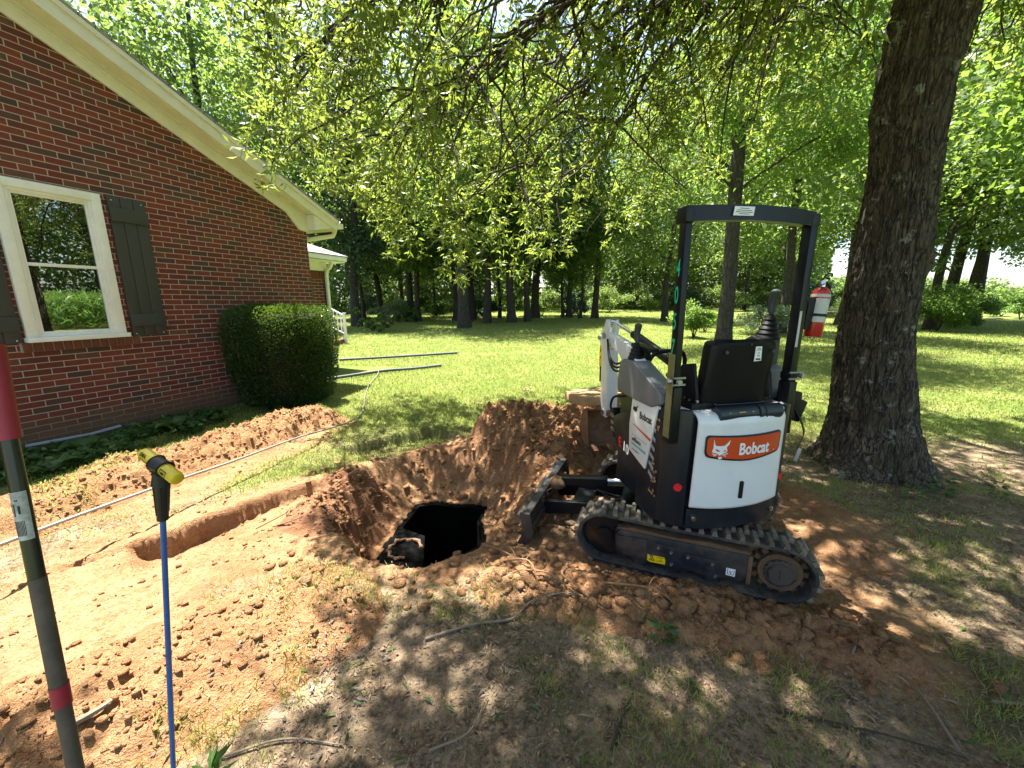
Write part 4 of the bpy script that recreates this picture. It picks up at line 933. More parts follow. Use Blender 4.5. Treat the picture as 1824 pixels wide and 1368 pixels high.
# boom, dipper, bucket and rams
b = U(); bo = [(.30, .76), (.40, .74), (.50, 1.04), (.78, 1.265), (1.06, 1.345), (1.08, 1.39), (1.02, 1.42), (.70, 1.355), (.46, 1.26), (.32, 1.10), (.26, .84)]
b.prism(bo, 0, -.036, .036, .008); boom = b.build('boom', M['wpaint'], EX)
b = U(); b.cyl((.0, .12, 1.285), (.0, .62, 1.425), .034, .034, 20, .004); rc = b.build('dipper_ram', M['frame'], EX)
b = U(); b.cyl((0, .60, 1.42), (0, .97, 1.512), .014, .014, 12); b.cyl((-.03, .975, 1.512), (.03, .975, 1.512), .022, .022, 14); b.build('ram_rod', M['chrome'], rc)
b = U(); di = [(.95, 1.46), (.97, 1.525), (1.01, 1.53), (1.04, 1.46), (1.12, 1.39), (1.125, 1.34), (1.07, 1.25), (1.05, .78), (1.0, .66), (.93, .66), (.925, .80), (.955, 1.20), (.985, 1.36)]
b.prism(di, 0, -.052, -.030, .004); b.prism(di, 0, .030, .052, .004); b.box((0, 1.0, 1.0), (.06, .12, .55)); dpr = b.build('dipper', M['wpaint'], EX)
b = U()
for (y, z, r) in [(1.02, 1.385, .026), (1.115, 1.36, .02), (.98, .70, .024)]: b.cyl((-.066, y, z), (.066, y, z), r, r, 18, .003)
b.build('pivot_pin', M['steel'], dpr)
b = U(); b.box((-.0535, 1.085, 1.19), (.002, .045, .17)); wl = b.build('warning_label', M['dyel'], dpr)
b = U(); quad(b, [(-.0548, 1.100, 1.175), (-.0548, 1.070, 1.175), (-.0548, 1.085, 1.205)]); quad(b, [(-.0548, 1.098, 1.235), (-.0548, 1.072, 1.235), (-.0548, 1.078, 1.262), (-.0548, 1.095, 1.262)]); b.build('label_print', M['ink'], wl, 0)
b = U(); b.cyl((0, 1.145, 1.28), (0, 1.13, .95), .030, .030, 16, .003); b.cyl((0, 1.13, .95), (0, 1.10, .74), .014, .014, 10); b.build('bucket_ram', M['frame'], EX)
b = U()
for k in range(3):
    b.tube(bez([(-.055, .40 + .02 * k, 1.22), (-.075, .55, 1.24 - .03 * k), (-.085, .72, 1.18 - .03 * k), (-.08, .85, 1.22 - .02 * k), (-.06, .95, 1.36)], 6), .009, 6)
b.build('hydraulic_hose', M['blk'], EX)
b = U(); arc = [(1.0 + .17 * math.cos(a), .55 + .17 * math.sin(a)) for a in [R(t) for t in range(100, 285, 15)]]; inn = [(1.0 + .158 * math.cos(a), .55 + .158 * math.sin(a)) for a in [R(t) for t in range(100, 285, 15)]][::-1]
arc = [(2.0 - y, z) for y, z in arc]; inn = [(2.0 - y, z) for y, z in inn]
b.prism(arc + inn, 0, -.19, .19); b.prism([(2 - y, z) for y, z in [(1.0 + .165 * math.cos(a), .55 + .165 * math.sin(a)) for a in [R(t) for t in range(100, 285, 15)]]], 0, -.195, -.183); b.prism([(2 - y, z) for y, z in [(1.0 + .165 * math.cos(a), .55 + .165 * math.sin(a)) for a in [R(t) for t in range(100, 285, 15)]]], 0, .183, .195)
b.box((0, .98, .70), (.10, .14, .05), bev=.006)
for x in (-.15, 0, .15): b.box((x, .92, .385), (.04, .10, .02), Matrix.Rotation(R(20), 3, 'X'), .004)
b.build('bucket', M['rust'], EX)

# --- undercarriage
b = K(); b.box((0, -.02, .29), (.62, .34, .13), bev=.012); b.box((0, .22, .30), (.40, .2, .11), bev=.01); b.cyl((0, 0, .30), (0, 0, .36), .20, .20, 30)
for s in (-1, 1): b.box((s * .33, -.02, .27), (.10, .26, .12), bev=.01)
b.build('centre_frame', M['frame'], EX)
RT = .152; HZ = .262; YA, YB = -.55, .375    # sprocket, idler centres
def path(t):    # stadium, t in metres
    Ls = YB - YA; C_ = PI * RT; tot = 2 * Ls + 2 * C_; t %= tot
    if t < Ls: sag = .006 * math.sin(PI * t / Ls); return (YA + t, HZ + RT - sag, 0, 1)
    t -= Ls
    if t < C_: a = t / RT; return (YB + RT * math.sin(a), HZ + RT * math.cos(a), math.sin(a), math.cos(a))
    t -= C_
    if t < Ls: return (YB - t, HZ - RT, 0, -1)
    t -= Ls; a = t / RT; return (YA - RT * math.sin(a), HZ - RT * math.cos(a), -math.sin(a), -math.cos(a))
TOT = 2 * (YB - YA) + 2 * PI * RT
def track(sx):
    xc = sx * .432; hw = .09
    b = K(); NP = 168; b.mi = 0; tb = bmesh.new(); rg = []
    for i in range(NP):
        y, z, ny, nz_ = path(i * TOT / NP); o_ = .010; wv = .003 * math.sin(i * 2 * PI / 4)
        rg.append([tb.verts.new((xc + dx, y + ny * k, z + nz_ * k)) for dx, k in ((-hw - wv, -.004), (-hw + .004, .012), (hw - .004, .012), (hw + wv, -.004), (hw - .01, -.012), (-hw + .01, -.012))])
    for i in range(NP):
        a, c = rg[i], rg[(i + 1) % NP]
        for k in range(6): tb.faces.new((a[k], a[(k + 1) % 6], c[(k + 1) % 6], c[k]))
    b._add(tb)
    nl = 42; b.mi = 1
    for i in range(nl):
        for s in (-1, 1):
            t0 = (i + (.5 if s > 0 else 0)) * TOT / nl; tb = bmesh.new(); vs = []
            for dt, kk in ((-.019, .010), (-.012, .036), (.010, .036), (.017, .010)):
                y, z, ny, nz_ = path(t0 + dt)
                for xx in ((xc - s * .012), (xc + s * .088)): vs.append(tb.verts.new((xx, y + ny * kk + (0 if xx == xc - s * .012 else 0), z + nz_ * kk)))
            for k in range(3): tb.faces.new((vs[2 * k], vs[2 * k + 1], vs[2 * k + 3], vs[2 * k + 2]))
            tb.faces.new((vs[0], vs[2], vs[4], vs[6])); tb.faces.new((vs[1], vs[3], vs[5], vs[7])); b._add(tb, .003, 1)
    b.build('track_belt', [M['rub'], M['lug']], EX)
    o_ = sx * 1
    b = K(); f0 = [(-.40, .20), (-.36, .165), (-.25, .17), (-.20, .15), (-.12, .17), (.02, .15), (.10, .17), (.20, .165), (.30, .19), (.31, .30), (.28, .335), (-.39, .335), (-.41, .29)]
    b.prism(f0, 0, xc + o_ * .045, xc + o_ * .072, .006); b.box((xc, -.04, .265), (.10, .70, .12), bev=.01)
    tf = b.build('track_frame', M['trackframe'], EX)
    xo = xc + o_ * .074
    b = K(); b.prism([(.125, .225), (.125, .31), (.30, .30), (.295, .215)], 0, xo, xo + o_ * .008, .003); b.prism([(-.26, .19), (-.26, .27), (-.08, .275), (-.08, .21)], 0, xo, xo + o_ * .005, .003); b.prism([(-.03, .24), (-.03, .295), (.08, .30), (.08, .25)], 0, xo, xo + o_ * .004, .003)
    b.build('guard_plate', M['trackframe'], tf)
    b = K()
    for (y, z) in [(.06, .275), (-.01, .262), (.095, .215), (-.015, .185), (-.10, .255), (-.225, .245), (-.245, .175)]: b.cyl((xo + o_ * .002, y, z), (xo + o_ * .012, y, z), .010, .008, 12, .002)
    b.build('frame_bolt', M['steel'], tf)
    b = K(); b.prism([(.30, .335), (-.40, .335), (-.40, .352), (-.2, .365), (0, .350), (.2, .362), (.30, .345)], 0, xc + o_ * .0, xc + o_ * .068, .004); b.box((xc + o_ * .06, -.405, .25), (.03, .022, .17), bev=.004); b.build('caked_mud', M['mud'], tf)
    b = K()
    for y in (.16, -.02, -.22): b.cyl((xc - .06, y, .165), (xc + o_ * .055, y, .165), .045, .045, 20, .004)
    b.build('track_roller', M['trackframe'], EX)
    b = K(); b.cyl((xc - .05, YA, HZ), (xc + .05, YA, HZ), .105, .105, 36, .004)
    for k in range(14): a = k * 2 * PI / 14; b.box((xc, YA + .118 * math.cos(a), HZ + .118 * math.sin(a)), (.05, .03, .03), Matrix.Rotation(a, 3, 'X'), .006)
    sp = b.build('sprocket', M['mud'], EX)
    b = K(); b.cyl((xc, YA, HZ), (xc + o_ * .062, YA, HZ), .078, .074, 36, .006); b.cyl((xc + o_ * .06, YA, HZ), (xc + o_ * .078, YA, HZ), .064, .058, 36, .004)
    b.box((xc + o_ * .080, YA, HZ), (.006, .012, .055)); b.build('drive_motor_cap', simple('dirty_hub', (.10, .075, .06), .55, .2, wear=.5, wearcol=(.035, .035, .04), scale=14), sp)
    b = K(); b.cyl((xc - .03, YB, HZ), (xc + .03, YB, HZ), .130, .130, 36, .006); b.cyl((xc - .05, YB, HZ), (xc + .05, YB, HZ), .05, .05, 20); b.build('idler', M['frame'], EX)
    return tf, xo
tf, xo = track(-1)
b = K(); b.prism([(.118, .178), (.118, .215), (.025, .215), (.018, .200), (.018, .172), (.10, .168)], 0, xo - .0022, xo - .0002); yl = b.build('warning_label', M['dyel'], tf)
b = K(); lx2 = xo - .0028
vs = [(lx2, .109, .180), (lx2, .075, .180), (lx2, .092, .209)]; quad(b, vs); 
for (y0, z0, y1, z1) in [(.065, .182, .030, .186), (.066, .205, .032, .207), (.066, .182, .064, .205), (.050, .190, .034, .198)]: quad(b, [(lx2, y0, z0), (lx2, y1, z1), (lx2, y1, z1 + .003), (lx2, y0, z0 + .003)])
b.mi = 1; quad(b, [(lx2 - .0004, .102, .183), (lx2 - .0004, .082, .183), (lx2 - .0004, .092, .201)]); b.mi = 0; quad(b, [(lx2 - .0008, .096, .184), (lx2 - .0008, .088, .184), (lx2 - .0008, .092, .195)])
b.build('label_print', [M['ink'], M['dyel']], yl, 0)
b = K(); b.prism([(-.295, .195), (-.295, .238), (-.34, .238), (-.34, .193)], 0, xo - .0022, xo - .0002); wl = b.build('tie_down_label', M['dwhite'], tf)
b = K()
for q in ([(-.300, .232), (-.303, .200)], [(-.334, .228), (-.331, .200)], [(-.303, .202), (-.331, .200)], [(-.310, .222), (-.318, .206)], [(-.325, .225), (-.318, .206)]): (y0, z0), (y1, z1) = q; quad(b, [(lx2, y0, z0), (lx2, y1, z1), (lx2, y1 - .003, z1 + .003), (lx2, y0 - .003, z0 + .003)])
b.build('label_print', M['ink'], wl, 0)
track(1)
# blade with arms and ram
b = K()
def bl(u, v):
    a = R(-62 + 124 * v); return Vector((-.50 + 1.0 * u, .985 - .16 * math.cos(a) + .04, .175 + .135 * math.sin(a)))
b.grid(bl, 9, 10); b.prism([(.90, .05), (.96, .05), (.90, .18), (.93, .31), (.86, .31), (.83, .18)], 0, -.505, -.492, .002); b.prism([(.90, .05), (.96, .05), (.90, .18), (.93, .31), (.86, .31), (.83, .18)], 0, .492, .505, .002)
b.box((0, .885, .305), (1.0, .05, .014), bev=.003); b.box((0, .86, .17), (.98, .02, .05), bev=.003)
bld = b.build('dozer_blade', M['trackframe'], EX); sm = bld.modifiers.new('s', 'SOLIDIFY'); sm.thickness = .010
b = K()
for s in (-1, 1): b.prism([(.28, .24), (.30, .32), (.86, .24), (.86, .14)], 0, s * .15 - .02, s * .15 + .02, .004)
b.box((0, .60, .22), (.28, .14, .05), bev=.006); b.build('blade_arm', M['frame'], EX)
b = K(); b.box((0, .60, .375), (.075, .34, .06), Matrix.Rotation(R(-8), 3, 'X'), .008); b.box((-.039, .60, .375), (.003, .30, .05), Matrix.Rotation(R(-8), 3, 'X')); br = b.build('blade_ram', M['frame'], EX)
b = K(); b.cyl((0, .44, .40), (0, .22, .43), .016, .016, 14); b.cyl((-.04, .21, .43), (.04, .21, .43), .03, .03, 16, .004); b.build('ram_rod', M['chrome'], br)
b = K(); b.sph((-.02, .80, .33), (.06, .07, .05), 10); b.sph((.04, .84, .29), (.07, .05, .04), 10); b.build('caked_mud', M['mud'], bld)
b = K()
for k in range(2): b.tube(bez([(-.05, .50, .34), (-.07 - .02 * k, .36, .33 - .02 * k), (-.06, .22, .34), (-.03, .1, .36)], 6), .008, 6)
b.build('hydraulic_hose', M['blk'], EX)

# clay-stained slab laid over bucket and heap
sl_ = B(UM.copy()); tb = bmesh.new(); pts = [(-.34, 0), (-.30, .06), (-.12, .09), (.50, .08), (.56, .02), (.56, -.36), (-.28, -.40), (-.36, -.2)]
v0 = [tb.verts.new((x, y, -.045)) for x, y in pts]; v1 = [tb.verts.new((x * .985, y * .985, .045 + .004 * math.sin(7 * x))) for x, y in pts]
tb.faces.new(v0[::-1]); tb.faces.new(v1)
for i in range(8): tb.faces.new((v0[i], v0[(i + 1) % 8], v1[(i + 1) % 8], v1[i]))
bmesh.ops.bevel(tb, geom=tb.edges[:], offset=.012, segments=2, profile=.5, affect='EDGES')
sl_._add(tb); o = sl_.build('concrete_slab', simple('clay_stained_slab', (.42, .27, .13), .95, wear=.6, wearcol=(.18, .10, .045), scale=18, bump=.006))
o.location = (.86, 3.92, .69); o.rotation_euler = (R(-3), R(-3), 0); tag(o, 'thick clay stained slab with pale broken edge resting on the excavator bucket', 'slab')

SPLIT = {'rear_corner_cover', 'post_socket', 'newel_post', 'bolt', 'reflector', 'hinge_pin', 'seat_bolt', 'screw', 'track_roller', 'frame_bolt', 'guard_plate', 'blade_arm', 'travel_lever', 'pivot_pin', 'louvre', 'step_pad', 'tail_top_panel', 'hydraulic_hose', 'drift', 'caked_mud', 'seat_frame', 'right_console', 'railing', 'gutter', 'roll_frame_crossbar', 'post_label', 'bucket', 'badge_lettering', 'seat_shell_trim'}
# ------------------------------------------------------------------ the big oak
OX, OY = 3.46, 3.66
oak = empty('oak_tree', (OX, OY, 0), 'huge oak with dark ridged trunk beside the excavator and boughs hanging over the yard', 'tree')
sp_z = np.array([-.25, 0, .15, .48, 1.28, 2.0, 2.7, 3.3, 3.9, 4.6, 5.6, 7.0, 9.0, 12.0]); sp_x = np.array([3.56, 3.56, 3.55, 3.51, 3.40, 3.385, 3.36, 3.29, 3.33, 3.42, 3.55, 3.7, 3.6, 3.7]) - OX
sp_r = np.array([.62, .50, .41, .325, .262, .245, .225, .232, .262, .235, .20, .16, .11, .04])
NA, NZ = 150, 420; zz = -.25 + (12.2) * (np.linspace(0, 1, NZ) ** 1.9); zz = np.minimum(zz, 12); th = np.arange(NA) * 2 * PI / NA
TH, ZZ = np.meshgrid(th, zz); rr = np.interp(ZZ, sp_z, sp_r); cx = np.interp(ZZ, sp_z, sp_x)
flare = np.clip(1 - (ZZ + .1) / .75, 0, 1) ** 2
rr = rr * (1 + flare * (.16 * np.cos(5 * TH + .6) + .10 * np.cos(3 * TH + 2)))
cxn, cyn = np.cos(TH), np.sin(TH)
bk_ = np.abs(fbm(TH * 9 + .8 * fbm(TH * 2, ZZ * 1.5, 2, 2, 5), ZZ * 2.6, 1.6, 4, 123) - .5) * 2
bumpy = .045 * (.5 - bk_ ** .6) + .03 * (fbm(cxn * 2 + 7, ZZ * .9 + cyn * 2, 1.3, 3, 33) - .5)
kn = lambda t0, z0, a, s: a * np.exp(-((np.angle(np.exp(1j * (TH - t0)))) ** 2 * .06 + (ZZ - z0) ** 2) / (s * s))
bumpy = bumpy + kn(R(180), 3.12, .05, .13) + kn(R(-70), 2.15, .035, .14) + kn(R(-30), 1.95, .04, .12)
rr = rr + bumpy; Vt = np.stack([cx + rr * cxn, rr * cyn + .04 * np.sin(ZZ), ZZ], -1).reshape(-1, 3)
k = np.arange(NA * NZ).reshape(NZ, NA); k2 = np.roll(k, -1, 1); Ft = np.stack([k[:-1], k2[:-1], k2[1:], k[1:]], -1).reshape(-1, 4)
npmesh('trunk', Vt, Ft, [M['oakbark']], oak, True)
# boughs: start on the trunk (height), end point; they arch then droop
limbs = [(5.0, (-1.7, 5.5, 3.5)), (5.3, (.1, 6.1, 3.3)), (4.9, (-2.7, 5.2, 4.2)), (5.4, (1.3, 6.4, 3.7)), (5.0, (2.3, 7.0, 4.6)), (4.7, (-.7, 5.0, 4.0)), (5.2, (5.6, 6.4, 4.6)), (4.9, (-3.0, 5.4, 5.0)), (5.1, (-1.9, 6.3, 5.2)), (4.8, (-2.3, 4.3, 5.2)), (5.2, (.7, 6.2, 4.9)), (5.0, (-.9, 5.2, 5.2)),
         (5.8, (4.6, 8.0, 6.6)), (5.2, (7.4, 6.8, 5.6)), (4.7, (8.6, 3.6, 5.6)), (5.2, (6.2, .4, 5.8)), (5.0, (2.6, -1.6, 5.6)), (5.1, (-.8, .2, 5.6)), (5.4, (-2.2, 1.9, 5.7)), (5.9, (1.0, 1.2, 6.0)),
         (6.8, (6.0, 4.6, 7.4)), (6.4, (.6, -2.8, 6.6))]
LP = []; paths = []; rads = []
for z0, e in limbs:
    a = np.array([np.interp(z0, sp_z, sp_x) + OX, OY, z0]); e = np.array(e, float); L = np.linalg.norm(e - a); side = np.array([-(e - a)[1], (e - a)[0], 0]) / L
    m = [a, a + (e - a) * .3 + [0, 0, .13 * L] + side * rng.normal() * .25, a + (e - a) * .62 + [0, 0, .12 * L] + side * rng.normal() * .35, e]
    P_ = np.array([list(v) for v in bez(m, 8)]); P_[1:-1] += rng.normal(size=P_[1:-1].shape) * .035; t = np.linspace(0, 1, len(P_))
    paths.append(P_); rads.append((.055 if e[2] < 4.7 else .075) * (1 - t) ** .8 + .012)
    for i in range(4, len(P_)): LP.append((P_[i], (P_[i] - P_[i - 1]) / np.linalg.norm(P_[i] - P_[i - 1]), t[i]))
def zlow(x, y):
    """how low the boughs hang over the yard"""
    px = x / np.maximum(y, .5)
    b_ = np.interp(px, [-.85, -.70, -.56, -.46, -.38, -.30, -.18, -.05, .08, .22, .36, .5, .62, 1.2, 2.2], [.40, .34, .235, .215, .20, .10, .02, .05, .05, .10, .16, .26, .34, .46, .45])
    return np.where(y > 2.8, 1.6 + b_ * np.maximum(y, 2.8), 4.4)
# second order branches
SB = []
for p, d, t in LP:
    for _ in range(2 if t < .95 else 3):
        v = d * .8 + rng.normal(size=3) * [.75, .75, .35] + [0, 0, -.10]; v /= np.linalg.norm(v); L = rng.uniform(.9, 2.0); q = []
        for s_ in np.linspace(0, 1, 7): q.append(p + v * L * s_ + np.array([0, 0, -.26]) * L * s_ * s_ * 1.3)
        q = np.array(q); q[1:] += rng.normal(size=q[1:].shape) * .03; e_ = q[-1]
        if p[1] > 2.5 and (e_[0] / max(e_[1], .5) < -.60 or e_[2] < float(zlow(e_[0], e_[1])) + .25 or q[:, 2].min() < 1.6 + .10 * e_[1] or (e_[0] - Pw.x) * _o.x + (e_[1] - Pw.y) * _o.y < .35): continue
        paths.append(q); rads.append(np.linspace(.019, .006, 7)); SB.append(q)
def visgap(x, y, z):
    return False
TW = []; twr = []; LPn = []; LDn = []
n_tw = 0
for q in SB:
    for _ in range(4 if q[0][1] > 3.4 else 5):
        i = rng.integers(1, 7); p = q[i].copy(); L = rng.uniform(.5, 1.5); zl = zlow(p[0], p[1]); room = p[2] - zl
        if p[1] < 3.0 or abs(p[0]) > 8: L *= .8
        drop = max(.15, min(room, L * rng.uniform(.9, 1.9)))
        if room < .1: drop = .1
        ot = p[:2] - np.array([OX, OY]); ot /= np.linalg.norm(ot) + 1e-6; hv = rng.normal(size=2) * .75 + ot * .8; hv /= np.linalg.norm(hv); hl = L * rng.uniform(.5, 1.1)
        e = p + np.array([hv[0] * hl, hv[1] * hl, -drop]); zl2 = zlow(e[0], e[1]) + rng.uniform(0, .3); e[2] = max(e[2], min(zl2, p[2] + .2))
        s_ = np.linspace(0, 1, 7)[:, None]; c = p + np.array([hv[0] * hl * .7, hv[1] * hl * .7, .05]); w_ = (1 - s_) ** 2 * p + 2 * s_ * (1 - s_) * c + s_ ** 2 * e; w_[1:] += rng.normal(size=w_[1:].shape) * .02
        if (e[0] / max(e[1], .5) < -.68 and e[1] > 2.4) or (e[0] - Pw.x) * _o.x + (e[1] - Pw.y) * _o.y < .15: continue
        mid_ = w_[3]; cull = fbm(np.array([mid_[0] + mid_[2]]), np.array([mid_[1] - mid_[2] * .6]), 1.3, 3, 63)[0]; front = mid_[1] > 3.0
        kz_ = mid_[2] / sdir.z; sgx, sgy = mid_[0] - sdir.x * kz_, mid_[1] - sdir.y * kz_
        if -1.6 < sgx < 1.7 and 3.0 < sgy < 4.9 and random.random() < .6: continue
        if front and (cull < .43 or random.random() < np.interp(mid_[0] / mid_[1], [-.5, -.2, .0, .15, .6], [.22, .38, .60, .78, .80])): continue
        TW.append(w_); twr.append(np.linspace(.005, .002, 7)); n_tw += 1
        ln = np.linalg.norm(e - p); m = max(4, int(ln * 14)); tt = rng.random(m) ** .7 * .9 + .1
        cl_ = np.stack([np.interp(tt, np.linspace(0, 1, 7), w_[:, a]) for a in range(3)], 1) + rng.normal(size=(m, 3)) * [.075, .075, .05]
        for c_ in cl_:      # a whorl of leaves at the end of each spur
            nn_ = rng.integers(3, 8); LPn.append(c_ + rng.normal(size=(nn_, 3)) * .018); LDn.append(rng.normal(size=(nn_, 3)) * [.9, .9, .6] + [hv[0] * .35, hv[1] * .35, -.42])
V, F = tubes([p - [OX, OY, 0] for p in paths], rads, 7); npmesh('boughs', V, F, [M['oakbark']], oak, True)
V, F = tubes([p - [OX, OY, 0] for p in TW], twr, 3); scene['n_leaf'] = int(sum(len(q) for q in LPn)); npmesh('twigs', V, F, [M['twig']], oak)
LPn = np.concatenate(LPn); LDn = np.concatenate(LDn)
# no twigs against the roof and brick of the house, a thin ragged edge there
wo = (LPn[:, 0] - Pw.x) * _o.x + (LPn[:, 1] - Pw.y) * _o.y
g_ = fbm(LPn[:, 0] * 1.0 + 9, LPn[:, 1] + LPn[:, 2] * .7, 2.2, 3, 61)
ry = LPn[:, 0] / np.maximum(LPn[:, 1], .5)
k_ = (wo > .12) & ~((ry < -.66 + .16 * (g_ - .5) * 2) & (LPn[:, 1] > 2.6)) 
LPn, LDn = LPn[k_], LDn[k_]; LN = len(LPn); print('oak leaves', LN, 'twigs', n_tw)
leafmesh('foliage', leafquads(LPn - np.array([OX, OY, 0]), LDn, rng.uniform(.085, .14, LN), rng.uniform(.020, .036, LN), .10), M['oakleaf'], oak)
# unseen high crown leaves, added and thinned by shadow position to dapple the ground
m = 300000; P_ = np.stack([rng.uniform(-2.6, 9.5, m), rng.uniform(-4.5, 9.0, m), 5.4 + 4.6 * rng.random(m) ** 1.3], 1)
kz = P_[:, 2] / sdir.z; gx_ = P_[:, 0] - sdir.x * kz; gy_ = P_[:, 1] - sdir.y * kz       # where this leaf's shadow lands
mask = fbm(gx_, gy_, 1.2, 3, 77) * .72 + fbm(gx_, gy_, 4.2, 2, 78) * .28
thr = np.interp(gx_, [-3, -1.3, -.7, .2, 6, 9], [.95, .80, .60, .548, .55, .57]) + .10 * sst(2.3, 3.2, gy_) * sst(5.4, 4.6, gy_) * sst(2.6, 1.8, gx_)
thr = thr + .3 * sst(5.9, 6.6, gy_) * sst(3.5, 2.0, gx_) + .35 * sst(.55, .25, np.hypot(gx_ - 3.15, gy_ - 3.45))
rad = np.hypot((P_[:, 0] - 3.5) / 6.4, (P_[:, 1] - 2.2) / 6.4)
keep = (mask > thr) & (rad < 1.05) & ~((P_[:, 1] > 3.2) & (P_[:, 0] < 4.0) & (rng.random(m) < .85)) & (P_[:, 2] > 1.75 + .66 * np.maximum(P_[:, 1], 0)) & (rng.random(m) < .62)
P_ = P_[keep]; D_ = rng.normal(size=P_.shape) + [0, 0, -.4]; m = len(P_); print('high leaves', m)
leafmesh('unseen_shade_foliage', leafquads(P_ - np.array([OX, OY, 0]), D_, rng.uniform(.12, .20, m), rng.uniform(.045, .075, m), .10), M['oakleaf'], oak)

# ------------------------------------------------------------------ other trees
def trunkmesh(name, h, r0, lean, forks, mat, parent, n_=12, zb=-.3):
    ps = []; rs = []; k = 14; t = np.linspace(0, 1, k); z = zb + (h - zb) * t
    P_ = np.stack([lean[0] * z / h + .12 * np.sin(z * .7 + r0 * 40), lean[1] * z / h + .1 * np.cos(z * .6 + r0 * 30) - .1, z], 1); r = r0 * (1 - .78 * t) + r0 * .55 * np.exp(-np.maximum(z, 0) * 2.2)
    ps.append(P_); rs.append(r)
    for (fz, e, fr) in forks:
        i = int(np.argmin(abs(z - fz))); a = P_[i]; e = np.array(e, float); m = (a + e) / 2 + [0, 0, .12 * np.linalg.norm(e - a)]; s_ = np.linspace(0, 1, 8)[:, None]
        ps.append((1 - s_) ** 2 * a + 2 * s_ * (1 - s_) * m + s_ ** 2 * e); rs.append(np.linspace(fr, fr * .25, 8))
    V, F = tubes(ps, rs, n_); return npmesh(name, V, F, [mat], parent, True)
def crownpts(nc, nl, c, rad, cl, low=.0, seed=0, flat=.6):
    g = np.random.default_rng(seed); u = g.normal(size=(nc, 3)); u /= np.linalg.norm(u, axis=1, keepdims=True); rr = g.random((nc, 1)) ** .35
    cc = u * rr * rad + c; cc[:, 2] = np.maximum(cc[:, 2], low + g.random(nc) * 1.2)
    i = g.integers(0, nc, nl); sz = g.uniform(.6, 1.3, nc)[i][:, None] * cl
    v = g.normal(size=(nl, 3)); v /= np.linalg.norm(v, axis=1, keepdims=True); v *= g.random((nl, 1)) ** .45 * sz; v[:, 2] *= flat; v[:, 2] -= .10 * np.linalg.norm(v[:, :2], axis=1) 
    return cc[i] + v, v
def crownmesh(name, nc, nl, c, rad, cl, leaf, mat, low, seed, parent=None, asp=.55):
    P_, v = crownpts(nc, nl, np.array(c), np.array(rad), cl, low, seed)
    d = v + rng.normal(size=P_.shape) * .5 + [0, 0, -.25]; return leafmesh(name, leafquads(P_, d, rng.uniform(.7, 1.3, len(P_)) * leaf, rng.uniform(.7, 1.2, len(P_)) * leaf * asp, .12), mat, parent)
# second tree, seen through the roll frame
t2 = empty('maple_tree', (7.0, 13.0, -.05), 'slim forked tree standing on the lawn straight behind the roll frame', 'tree')
k = 26; t = np.linspace(0, 1, k); z = -.3 + 13 * t; P_ = np.stack([np.interp(z, [0, 2.3, 4.0, 6.4, 13], [-.02, -.04, -.12, -.20, -.1]), 0 * z, z], 1); r = np.interp(z, [-.3, 0, .6, 2.3, 6.2, 6.8, 13], [.42, .34, .25, .21, .19, .13, .04])
ps, rs = [P_], [r]
for e, zf, fr in [((-1.1, .2, 10.2), 6.2, .12), ((-.9, .2, 8.4), 5.6, .05), ((1.9, -.3, 9.2), 6.4, .09), ((-1.9, -.6, 5.6), 4.7, .045), ((1.6, .4, 5.8), 4.0, .04), ((2.8, -1.2, 6.7), 4.8, .05), ((-2.6, .6, 7.0), 5.2, .05)]:
    i = int(np.argmin(abs(z - zf))); a = P_[i]; e = np.array(e); m = (a + e) / 2 + [0, 0, .4]; s_ = np.linspace(0, 1, 8)[:, None]; ps.append((1 - s_) ** 2 * a + 2 * s_ * (1 - s_) * m + s_ ** 2 * e); rs.append(np.linspace(fr, fr * .25, 8))
V, F = tubes(ps, rs, 14); npmesh('trunk', V, F, [M['bark']], t2, True)
crownmesh('foliage', 150, 42000, (.2, 0, 8.4), (4.2, 4.0, 3.9), .95, .13, M['mapleleaf'], 4.0, 5, t2, .62)

# four kinds of woodland tree, copied with their parts
def proto(name, label, h, r0, crown, mats, leaf, nl, nc, low, seed, cl=1.5):
    e = empty(name, (0, 0, 0), label, 'tree', 'trees of the wood behind the lawn')
    trunkmesh('trunk', h, r0, (rng.normal() * .4, rng.normal() * .4), [(low + 1 + 1.3 * j, (rng.normal() * crown[0] * .5, rng.normal() * crown[1] * .5, low + 2.5 + 1.6 * j), r0 * .3) for j in range(5)], mats[0], e)
    crownmesh('foliage', nc, nl, (0, 0, (h + low) / 2 + .5), crown, cl, leaf, mats[1], low, seed, e, .6); return e
protos = [proto('broadleaf_tree', '', 17, .30, (4.6, 4.6, 7.0), (M['bark'], M['woodleaf']), .30, 12500, 110, 4.2, 11),
          proto('broadleaf_tree', '', 20, .36, (5.2, 5.2, 8.0), (M['bark'], M['mapleleaf']), .32, 12500, 120, 5.0, 12),
          proto('broadleaf_tree', '', 15, .24, (3.8, 3.8, 6.6), (M['bark'], M['woodleaf']), .28, 11000, 90, 2.6, 13),
          proto('evergreen_tree', '', 16, .26, (2.9, 2.9, 7.4), (M['bark'], M['darkleaf']), .26, 13000, 110, 2.0, 14, 1.2)]
used = set()
def copytree(src, loc, rot, sc, label, name=None):
    if src.name not in used: used.add(src.name); e = src
    else:
        e = src.copy(); COL.objects.link(e)
        for ch in [c for c in src.children]:
            c2 = ch.copy(); COL.objects.link(c2); c2.parent = e
    e.location = loc; e.rotation_euler = (0, 0, rot); e.scale = (sc[0], sc[0], sc[1]); e['label'] = label; return e
def pxY(px, Y): return (px - 912) / 700 * (Y * .9787 + .0 + 1.6 * .2055)
